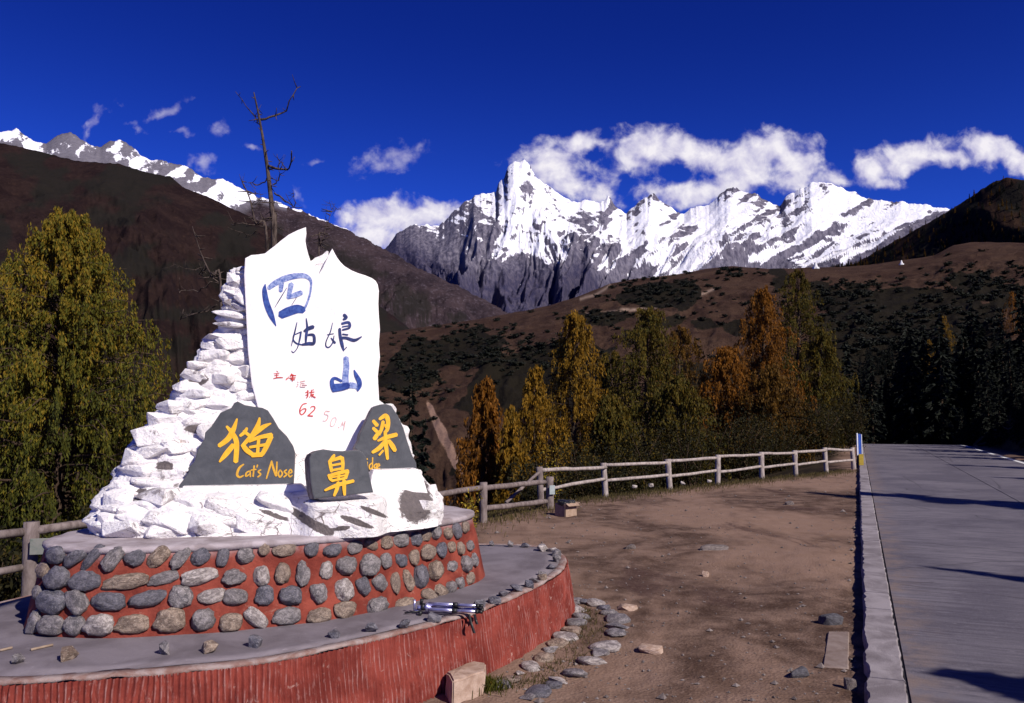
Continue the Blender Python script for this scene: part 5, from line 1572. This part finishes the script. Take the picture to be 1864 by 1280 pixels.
# sunken concrete slab near the kerb
pts = [gp(1497, 1213), gp(1545, 1217), gp(1546, 1150), gp(1507, 1150)]
bm = bmesh.new(); tv = [bm.verts.new(p + Vector((0, 0, .004))) for p in pts]; fc = bm.faces.new(tv)
r = bmesh.ops.extrude_face_region(bm, geom=[fc]); bmesh.ops.translate(bm, verts=[q for q in r['geom'] if isinstance(q, bmesh.types.BMVert)], vec=(0, 0, -.1))
bmesh.ops.recalc_face_normals(bm, faces=bm.faces)
bmesh.ops.bevel(bm, geom=list(bm.edges), offset=.01, segments=1, affect='EDGES')
tag(from_bm('concrete_slab', bm, M['dustyslab'], None), 'rectangular concrete slab sunk in the dirt beside the kerb', 'slab')

# pebbles on the lot: nobody could count them
rng = np.random.default_rng(77)
n = 2300
rad_ = np.exp(rng.uniform(np.log(4.5), np.log(30), n)); a_ = np.radians(rng.uniform(-3, 26, n))
X, Y = np.sin(a_) * rad_, np.cos(a_) * rad_
ss_, ww_ = sw(X, Y); ok = (ww_ < -.02) & (fence_dist(X, Y) < -.1)
# keep off the platform
from_c = np.hypot(X + 1.6 * S, Y - 6.3 * S)
ok &= ~((X < .52 * S) & (Y < 8.5 * S) & (Y > 4.0 * S) & (X < (.55 - np.maximum(0, 6.9 - Y / S) * .48) * S))
X, Y = X[ok], Y[ok]; n = len(X); Z = ground_z(X, Y)
dirs = np.array([(1, 0, 0), (0, 1, 0), (-1, 0, 0), (0, -1, 0), (0, 0, 1), (.3, .2, -1)], float)
sz = np.exp(rng.normal(np.log(.009), .5, n)) * (1 + .03 * Y)
V = np.stack([X, Y, Z + sz * .2], -1)[:, None] + dirs[None] * rng.uniform(.5, 1.2, (n, 6, 1)) * sz[:, None, None] * np.array([1, 1, .7])
tri_ = np.array([(0, 1, 4), (1, 2, 4), (2, 3, 4), (3, 0, 4), (1, 0, 5), (2, 1, 5), (3, 2, 5), (0, 3, 5)])
o = mk('pebbles', V, (tri_[None] + (np.arange(n) * 6)[:, None, None]).reshape(-1, 3), M['rock'], None, False); tag(o, 'scattered pebbles and grit over the dirt lot', 'pebbles', kind='stuff')


# grass along the fence, the edging strip and by the stone block
def blades(name, X, Y, h, w_, mat, label, lean=.5, tintc=.5):
    n = len(X); Z = ground_z(X, Y)
    hh = h * rng.uniform(.4, 1.3, n); a = rng.uniform(0, 6.283, n); l = rng.uniform(0, lean, n)
    b = np.stack([X, Y, Z - .01], -1); sd = np.stack([np.cos(a), np.sin(a), 0 * a], -1) * (w_ / 2)
    ld = np.stack([-np.sin(a), np.cos(a), 0 * a], -1)
    t = b + ld * (hh * l)[:, None] + np.array([0, 0, 1.0]) * hh[:, None]; m_ = b + ld * (hh * l * .35)[:, None] + np.array([0, 0, .55]) * hh[:, None]
    V = np.stack([b - sd, b + sd, m_ + sd * .7, t, m_ - sd * .7], 1).reshape(-1, 3)
    f = np.arange(5 * n).reshape(n, 5)
    o = mk(name, V, f, M[mat], None, False, {'tint': np.repeat(np.clip(rng.normal(tintc, .3, n), 0, 1), 5)})
    return tag(o, label, 'grass', kind='stuff')


xs, ys = [], []
for a, b, m, sp in ((pL, pA, 1500, .5), (pA, pB, 1800, .40), (pB, pE, 4200, .35)):
    t = rng.random(m); o_ = rng.normal(.15, sp, m); dv = (b - a).normalized()
    xs.append(a.x + (b.x - a.x) * t - dv.y * o_); ys.append(a.y + (b.y - a.y) * t + dv.x * o_)
blades('grass', np.concatenate(xs), np.concatenate(ys), .11, .012, 'grass', 'short dry grass along the foot of the log fences')
q = gp(872, 1252); m = 900
blades('grass', q.x + rng.normal(0, .09, m), q.y + rng.normal(0, .05, m), .09, .006, 'larch', 'tuft of green grass beside the tan stone block', .7, .15)
xs, ys = [], []
for k in range(900):
    i = rng.integers(1, 13); a = outer[i]; b = inner[min(i, 11)]; t = rng.uniform(.2, .8)
    q = gp(450 + (a[0] * t + b[0] * (1 - t)) * k7, 900 + (a[1] * t + b[1] * (1 - t)) * k7); xs.append(q.x); ys.append(q.y)
blades('grass', np.array(xs) + rng.normal(0, .05, 900), np.array(ys) + rng.normal(0, .05, 900), .045, .006, 'grass', 'thin short grass in the strip between the two rows of edging stones', .9, .35)

# ------------------------------------------------------------------ trees
# big larch on the left
def tree_at(px_x, top_y, Y, base_drop=None):
    t = at(px_x, top_y, Y)
    z = gz1(t.x, t.y) - .1
    return (t.x, t.y, z), t.z - z


loc, Ht = tree_at(128, 392, 11.6 * S)
plant_tree('larch_tree', loc, make_larch(Ht, 2.55 * S, 3, 'larch', 460, 34, 17, .072, .023, .34, .44, .03, .40, .22, .72, up=.40, topgold=.75), 'larch', 'large drooping green and gold larch left of the white monument', 'tree')
loc, Ht = tree_at(-75, 400, 12.6 * S)
plant_tree('larch_tree', loc, make_larch(Ht, 1.9 * S, 4, 'larch', 220, 22, 15, .09, .028, .34, .52, .03, .42, .22, .7, up=.40, topgold=.6), 'larch', 'larch cut by the left edge of the photo', 'tree')

mids = [  # px x, top y, depth, half width px, material, branches, label
    (880, 688, 25, 50, 'orange', 70, 'rust coloured larch left of the tall golden weeping larch, next to a bare soil scar'),
    (1046, 570, 33, 68, 'gold', 110, 'tall golden weeping larch, brightest of the row behind the fence'),
    (975, 668, 30, 44, 'gold', 60, 'slim golden larch at the left shoulder of the tall weeping one'),
    (1172, 562, 37, 84, 'olive', 110, 'broad olive larch right of the tall golden weeping larch'),
    (1118, 640, 40, 60, 'olive', 60, 'olive larch half hidden between the golden and the broad olive larch'),
    (1236, 596, 43, 66, 'brown', 80, 'brown thinly needled larch in the middle of the row'),
    (1384, 525, 41, 62, 'orange', 110, 'tall orange larch with a rounded top in the right half of the row'),
    (1322, 632, 37, 66, 'orange', 90, 'lower orange larch left of the tall orange one'),
    (1446, 490, 47, 62, 'olive', 90, 'tallest dark olive larch with a thin bare top, right end of the row'),
    (1486, 600, 41, 44, 'olive', 60, 'narrow olive larch right of the tallest dark one'),
    (1226, 690, 31, 76, 'olive', 90, 'low spreading olive larch in front of the brown larch'),
    (1402, 668, 35, 66, 'brown', 80, 'low brown larch below the tall orange one'),
    (930, 742, 24, 34, 'gold', 40, 'small yellow larch close behind the fence corner'),
    (1118, 720, 28, 66, 'olive', 70, 'olive larch with hanging twigs just behind the fence, below the broad olive larch'),
]
for i, (x, ty, dp, hw, mt, nb, lab) in enumerate(mids):
    Y = dp * S
    loc, Ht = tree_at(x, ty, Y)
    rad = hw * Y / F * 1.42
    tall = Ht > 9
    plant_tree('larch_tree', loc, make_larch(Ht, rad, 60 + i, mt, int(nb * 1.8), 17, 13, .165, .056, .40, .85 * min(1, rad / 1.6), .06, .46, .22, .55 if hw > 40 else .7, up=.42, topgold=.35), mt, lab, 'tree')

bush_list = [(1060, 800, 26, 60, 46, 'dark bush behind the second fence span, right of the corner post'), (1165, 786, 27, 70, 56, 'dark green bush behind the third fence span'), (1260, 768, 29, 74, 66, 'leafy bush behind the middle of the far fence'), (1345, 752, 31, 70, 72, 'speckled bush behind the far fence below the orange larches'), (1420, 762, 33, 66, 70, 'broad dark bush near the right end of the far fence'), (1500, 735, 34, 54, 80, 'tall dark bush by the end of the far fence'), (1545, 720, 40, 40, 90, 'dark bush where the fence meets the road'),
             (975, 838, 22, 50, 34, 'low bush behind the fence corner'), (1110, 828, 24, 50, 30, 'low shrub just behind the first long fence span')]
for i, (x, ty, dp, hw, hp, lab) in enumerate(bush_list):
    Y = dp * S; t = at(x, ty, Y); z = gz1(t.x, t.y); rad = hw * Y / F
    plant_tree('bush', (t.x, t.y, z), make_bush(t.z - z, rad, 200 + i, 4200, .10, 14, .34, .26), 'bush', lab, 'bush', crown='foliage')
for i, (x, ty, dp, hw, lab) in enumerate(((858, 902, 11.2, 13, 'small yellow leaved plant beside the plinth and the first fence post'), (1008, 826, 17.5, 18, 'yellow leaved sapling behind the corner post'))):
    Y = dp * S; t = at(x, ty, Y); z = gz1(t.x, t.y)
    plant_tree('sapling', (t.x, t.y, z), make_bush(t.z - z, hw * Y / F, 230 + i, 420, .045, 7, .6, .3), 'yellowleaf', lab, 'plant', crown='foliage')
# brush undergrowth down the bank on the left, behind the left fence
for i, (x, ty, dp, hw, lab) in enumerate(((30, 985, 8.6, 110, 'brown undergrowth below the left fence rail'), (250, 930, 10.0, 120, 'dark undergrowth between the big larch and the monument'), (-60, 900, 11, 130, 'undergrowth at the left edge under the larch'))):
    Y = dp * S; t = at(x, ty, Y); z = gz1(t.x, t.y)
    plant_tree('bush', (t.x, t.y, z), make_bush(max(.5, t.z - z), hw * Y / F, 240 + i, 3500, .075, 14, .38, .25), 'bush', lab, 'bush', crown='foliage')
# dark spruces left of the middle
for i, (x, ty, dp, hw, lab) in enumerate(((748, 668, 19, 46, 'dark spruce just right of the white monument'), (772, 760, 17, 34, 'small dark spruce low beside the right plaque'), (1462, 700, 45, 40, 'dark spruce among the larches at the right end'))):
    Y = dp * S; loc, Ht = tree_at(x, ty, Y)
    plant_tree('spruce_tree', loc, make_spruce(Ht, hw * Y / F * 1.1, 260 + i, 5200, .17), 'spruce', lab, 'tree')
# dead grass stalks by the soil scar
Y = 21 * S
for x, ty, lab in ((800, 742, 'pale dry stalks standing beside the bare soil scar'),):
    t = at(x, ty, Y); z = gz1(t.x, t.y)

# bare dead trees behind the monument
def dead_tree(label, Y, trunk, branches, r0, name='dead_tree'):
    P = np.array([at(x, y, Y) for x, y in trunk]); b = P[0].copy(); zg = gz1(b[0], b[1]) - .1
    P = np.vstack([[b[0] + .05, b[1], zg], P]); n = 30
    P = spline(P, n); rad = np.linspace(r0, r0 * .14, n)
    rg_ = np.random.default_rng(len(trunk) * 7 + int(Y * 10))
    rad = rad * (1 + rg_.normal(0, .06, n))
    e = thing(name, (b[0], b[1], zg), label, 'dead tree')
    v, f = tube_np([(P, rad)], 7); mk('trunk', v, f, M['bark'], e)
    for br, rr_ in branches:
        Q = [at(x, y, Y) for x, y in br]; m = len(Q)
        Q = np.array([q + Vector((0, (k / (m - 1)) ** 1.2 * rg_.uniform(-.4, .4), 0)) for k, q in enumerate(Q)])
        Q = spline(Q, 10) if m > 2 else np.linspace(Q[0], Q[1], 6)
        Q[1:-1] += rg_.normal(0, .012, Q[1:-1].shape)
        paths = [(Q, np.linspace(rr_, rr_ * .35, len(Q)))]
        for _ in range(5):
            k = rg_.integers(2, len(Q) - 1); dv = rg_.normal(0, 1, 3) * np.array([1, 1, .8]); dv /= np.linalg.norm(dv)
            L = rg_.uniform(.06, .22)
            paths.append((np.array([Q[k], Q[k] + dv * L * .5, Q[k] + dv * L + np.array([0, 0, .03])]), np.array([rr_ * .5, rr_ * .35, rr_ * .2])))
        v, f = tube_np(paths, 4); mk('branch', v, f, M['bark'], e)
    paths = []
    for _ in range(26):                                     # short broken stubs up the trunk
        k = rg_.integers(3, n - 2); dv = rg_.normal(0, 1, 3) * np.array([1, .6, .35]); dv /= np.linalg.norm(dv)
        L = rg_.uniform(.06, .2); paths.append((np.array([P[k], P[k] + dv * L]), np.array([.011, .005])))
    v, f = tube_np(paths, 4); tag(mk('stubs', v, f, M['bark'], e), kind='stuff')
    return e


x8 = lambda *L: [(a / 2.56, 140 + b / 2.56) for a, b in L]
dead_tree('tall bare dead tree standing behind the white monument', 11.5 * S, [(499, 440), (497, 400), (490, 330), (480, 260), (470, 205), (462, 168)],
          [(x8((1213, 200), (1260, 185), (1310, 150), (1360, 90), (1390, 30)), .020), (x8((1200, 210), (1165, 155), (1115, 90)), .015), (x8((1250, 415), (1310, 435), (1350, 418), (1382, 372)), .024), (x8((1300, 434), (1298, 368)), .011), (x8((1272, 500), (1296, 480), (1302, 440)), .015),
           (x8((1250, 478), (1200, 495), (1165, 501)), .015), (x8((1278, 540), (1322, 570), (1378, 606)), .017), (x8((1372, 604), (1370, 530)), .009), (x8((1265, 588), (1190, 606)), .011), (x8((1268, 655), (1150, 662)), .010), (x8((1275, 690), (1330, 705)), .009), (x8((1262, 660), (1245, 690), (1255, 720)), .014)], .060)
dead_tree('thin grey dead sapling left of the tall dead tree', 10.5 * S, [(487, 462), (465, 406), (455, 363), (437, 322)], [(x8((1190, 690), (1120, 692), (1058, 678)), .010), (x8((1195, 722), (1140, 730), (1098, 724)), .009), (x8((1175, 590), (1220, 575), (1262, 585)), .008), (x8((1150, 530), (1210, 535)), .007), (x8((1160, 560), (1100, 440)), .006)], .030)
dead_tree('bare broken sapling leaning over the left flank of the monument', 9.6 * S, [(402, 540), (385, 503), (367, 464), (350, 412)], [(x8((965, 882), (935, 900), (905, 916)), .012), (x8((990, 955), (940, 985), (890, 996), (820, 985)), .012), (x8((1010, 1062), (960, 1085), (900, 1108), (822, 1128)), .016), (x8((962, 880), (900, 900), (850, 890)), .006), (x8((900, 1108), (850, 1105)), .006)], .026)
dead_tree('slender twiggy dead stem right of the tall dead tree', 11 * S, [(580, 470), (584, 445), (594, 413), (609, 370)], [(x8((1545, 630), (1582, 596)), .006), (x8((1530, 670), (1500, 640)), .005), (x8((1515, 710), (1545, 700)), .005), (x8((1545, 620), (1540, 580)), .005)], .016)

# ------------------------------------------------------------------ roadside wood on the right
SPR = []
for k in range(4):
    Hh = (9, 11, 8, 10)[k]; (tv, tf), (V, f, t) = make_spruce(Hh, Hh * .20, 400 + k, 3600, .42)
    e = thing('spruce_tree', (0, 0, 0), '', 'tree'); mk('trunk', tv, tf, M['larchbark'], e); mk('crown', V, f, M['spruce'], e, False, {'tint': t}); SPR.append(e)
GLD = []
for k in range(2):
    (tv, tf), (V, f, t) = make_larch(6.5, 1.9, 420 + k, 'gold', 70, 9, 9, .20, .07, .4, .9, .05, .45, .25, .6)
    e = thing('larch_tree', (0, 0, 0), '', 'tree'); mk('trunk', tv, tf, M['larchbark'], e); mk('crown', V, f, M['orange' if k else 'gold'], e, False, {'tint': t}); GLD.append(e)
rg = random.Random(31)
used = set()


def bank_fit(x, y, sc_):
    z = gz1(x, y); px, py = proj(np.array([x, y, z + 10.5 * sc_])); lim = np.interp(px, [1560, 1640, 1720, 1864, 2100], [700, 690, 640, 575, 450])
    if py < lim:
        zz_ = at(px, lim, y).z - z
        return zz_ / 10.5
    return sc_


def place(proto, x, y, label, group, sc_=1.0, z=None):
    if proto.name not in used:
        o = proto; used.add(proto.name)
    else:
        o = copy_tree(proto)
    o.location = (x, y, (gz1(x, y) if z is None else z) - .15); o.scale = (sc_,) * 3; o.rotation_euler = (0, 0, rg.uniform(0, 6.28))
    tag(o, label, 'tree', group)
    return o


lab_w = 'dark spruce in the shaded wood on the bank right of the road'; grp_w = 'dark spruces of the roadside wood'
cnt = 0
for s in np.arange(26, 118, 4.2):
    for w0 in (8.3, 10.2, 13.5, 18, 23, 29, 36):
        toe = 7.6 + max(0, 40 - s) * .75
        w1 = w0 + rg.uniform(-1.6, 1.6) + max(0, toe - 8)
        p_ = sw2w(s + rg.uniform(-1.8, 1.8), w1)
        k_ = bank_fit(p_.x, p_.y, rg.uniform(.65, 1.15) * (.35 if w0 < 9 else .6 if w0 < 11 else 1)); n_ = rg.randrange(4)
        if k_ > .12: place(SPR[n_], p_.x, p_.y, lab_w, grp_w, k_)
for (x, y, hp, lab) in ((1652, 735, 70, 'orange larch glowing low on the dark slope beyond the road'), (1698, 700, 75, 'golden larch on the dark slope right of the low orange one'), (1722, 640, 60, 'smaller rust larch higher up the dark slope'), (1846, 610, 70, 'orange larch high on the dark slope at the right edge')):
    loc, nrm, idx, dist = hit(HILL_BVH, x, y)
    if loc is not None: place(GLD[rg.randrange(2)], loc.x, loc.y, lab, None, hp * dist / F / 6.5, loc.z)
for k in range(70):
    p_ = sw2w(rg.uniform(84, 112), rg.uniform(-3.5, 14))
    place(SPR[rg.randrange(4)], p_.x, p_.y, 'dark spruce in the wood closing the far end of the road', 'spruces beyond the road crest', rg.uniform(.9, 1.45)); cnt += 1
for k in range(90):
    x, y = rg.uniform(1560, 1864), rg.uniform(650, 792)
    loc, nrm, idx, dist = hit(HILL_BVH, x, y)
    if loc is not None: place(SPR[rg.randrange(4)], loc.x, loc.y, 'dark spruce on the hillside foot beyond the end of the road', 'spruces on the foot of the brown hill', rg.uniform(.5, .95), loc.z)
VERGE = thing('spruce_tree', (0, 0, 0), '', 'tree')
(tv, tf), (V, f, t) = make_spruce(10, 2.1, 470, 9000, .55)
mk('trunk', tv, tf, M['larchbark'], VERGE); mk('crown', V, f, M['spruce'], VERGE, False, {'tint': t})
# trees out of frame to the right whose shade falls across the road
for tip, Hh, wk in (((1480, 892), 14, 1.05), ((1668, 1029), 7.5, .55), ((1680, 1213), 4.6, 1.5), ((1722, 846), 13, .8), ((1800, 868), 12, .8)):
    q = gp(*tip, ROAD_Z); L = Hh / math.tan(SUN_EL); b = q + SUN_H * L
    o = place(VERGE, b.x, b.y, 'spruce on the verge right of the road with its shadow crossing the concrete', 'verge spruces', 1, 0.1)
    o.scale = (Hh / 10 * wk, Hh / 10 * wk, Hh / 10)

# ------------------------------------------------------------------ hillside scrub
SH = []
for k in range(7):
    (tv, tf), (V, f, t) = make_bush(1.0, .75, 700 + k, 130, .42, 5, .4, .3)
    me = bpy.data.meshes.new('shrub'); o = mk('shrub', V, f, M['shrub'], None, False, {'tint': t}); SH.append(o)
rg = random.Random(41); rng = np.random.default_rng(41)
cand = []
tries = 0
zl_ = ((1200, 530, 95, 26, 160), (1330, 497, 40, 9, 30), (900, 640, 150, 42, 240), (750, 690, 70, 60, 110), (1640, 600, 190, 60, 330), (1800, 520, 100, 40, 120), (1500, 545, 70, 30, 70), (1560, 525, 60, 16, 40), (870, 600, 60, 10, 30), (1085, 580, 70, 16, 40), (1700, 680, 150, 60, 150), (1000, 640, 320, 50, 80), (1400, 560, 250, 60, 70))
for cx, cy, ax, ay, m in zl_:
    for _ in range(m):
        x, y = cx + rng.normal(0, ax * .55), cy + rng.normal(0, ay * .55)
        loc, nrm, idx, dist = hit(HILL_BVH, x, y)
        if loc is None: continue
        cand.append((loc, dist, x))
cand.sort(key=lambda q: q[1])
rest_v, rest_f, rest_t = [], [], []; base = 0; nsh = 0
for i, (loc, dist, x) in enumerate(cand):
    sz = rg.uniform(.5, 1.5) * (1 + dist / 700); a = rg.uniform(0, 6.28)
    if i < 290:
        k = rg.randrange(7)
        o = SH[k] if ('s', k) not in used else copy_tree(SH[k])
        used.add(('s', k))
        o.location = loc - Vector((0, 0, .2)); o.scale = (sz * 1.3, sz * 1.3, sz * .8); o.rotation_euler = (0, 0, a)
        tag(o, 'dark evergreen shrub dotted on the brown hillside', 'shrub', 'shrubs on the brown hillside')
    else:
        me = SH[i % 7].data; v = np.empty(len(me.vertices) * 3); me.vertices.foreach_get('co', v); v = v.reshape(-1, 3) * np.array([sz * 1.3, sz * 1.3, sz * .8])
        R2 = np.array([[math.cos(a), -math.sin(a), 0], [math.sin(a), math.cos(a), 0], [0, 0, 1]])
        rest_v.append(v @ R2.T + np.array(loc) - np.array([0, 0, .2])); n4 = len(v) // 4
        rest_f.append(np.arange(len(v)).reshape(n4, 4) + base); base += len(v)
        t = np.empty(len(v), np.float32); me.attributes['tint'].data.foreach_get('value', t); rest_t.append(t)
if rest_v:
    o = mk('shrub_cover', np.concatenate(rest_v), np.concatenate(rest_f), M['shrub'], None, False, {'tint': np.concatenate(rest_t)})
    tag(o, 'far dark scrub spread over the upper brown hillside', 'scrub', kind='stuff')

# small conifers along the right skyline hill
for k in range(3):
    (tv, tf), (V, f, t) = make_spruce(7, 1.5, 800 + k, 420, .9)
    o = mk('hill_conifer', V, f, M['spruce' if k else 'brown'], None, False, {'tint': t}); SH.append(o)
pts = []
for _ in range(330):
    x = rng.uniform(1490, 1864); yl = np.interp(x, [q[0] for q in SKR], [q[1] for q in SKR]); yh = np.interp(x, [q[0] for q in SKH], [q[1] for q in SKH])
    y = yl + 4 + (yh - yl) * rng.random() ** .8
    loc, nrm, idx, dist = hit(RIGHT_BVH, x, y)
    if loc is not None: pts.append(loc)
for i, loc in enumerate(pts[:290]):
    k = 7 + rg.randrange(3)
    o = SH[k] if ('s', k) not in used else copy_tree(SH[k])
    used.add(('s', k))
    s0 = rg.uniform(.6, 1.25); o.location = loc - Vector((0, 0, .5)); o.scale = (s0, s0, s0); o.rotation_euler = (0, 0, rg.uniform(0, 6))
    tag(o, 'small dark conifer on the steep hill at the right skyline', 'tree', 'conifers on the right skyline hill')

# twigs on the lower tier, cairn on the hill crest
for (x0, y0, x1, y1, lab) in ((0, 1184, 22, 1179, 'pale splinter of wood on the low platform at the left edge'), (56, 1183, 96, 1174, 'pale twig lying on the low platform below the cobbles')):
    a, b = gp(x0, y0, Z1 + .014), gp(x1, y1, Z1 + .014)
    v, f = log(a, b, .009, x1, 6, 6, .01)
    tag(mk('twig', v, f, M['straw']), lab, 'twig')
for x, y, hpx, lab in ((1485, 489, 12, 'tiny white cairn on the crest of the brown hill, near the massif'), (1641, 482, 8, 'second tiny white cairn on the brown hill, farther right')):
    loc, nrm, idx, dist = hit(HILL_BVH, x, y)
    if loc is not None:
        h_ = hpx * dist / F; bm = bmesh.new()
        bmesh.ops.create_cone(bm, cap_ends=True, segments=8, radius1=h_ * .42, radius2=h_ * .1, depth=h_, matrix=Matrix.Translation(loc + Vector((0, 0, h_ * .4))))
        bmesh.ops.create_cone(bm, cap_ends=True, segments=8, radius1=h_ * .55, radius2=h_ * .5, depth=h_ * .25, matrix=Matrix.Translation(loc + Vector((0, 0, h_ * .05))))
        tag(from_bm('cairn', bm, M['line']), lab, 'cairn')
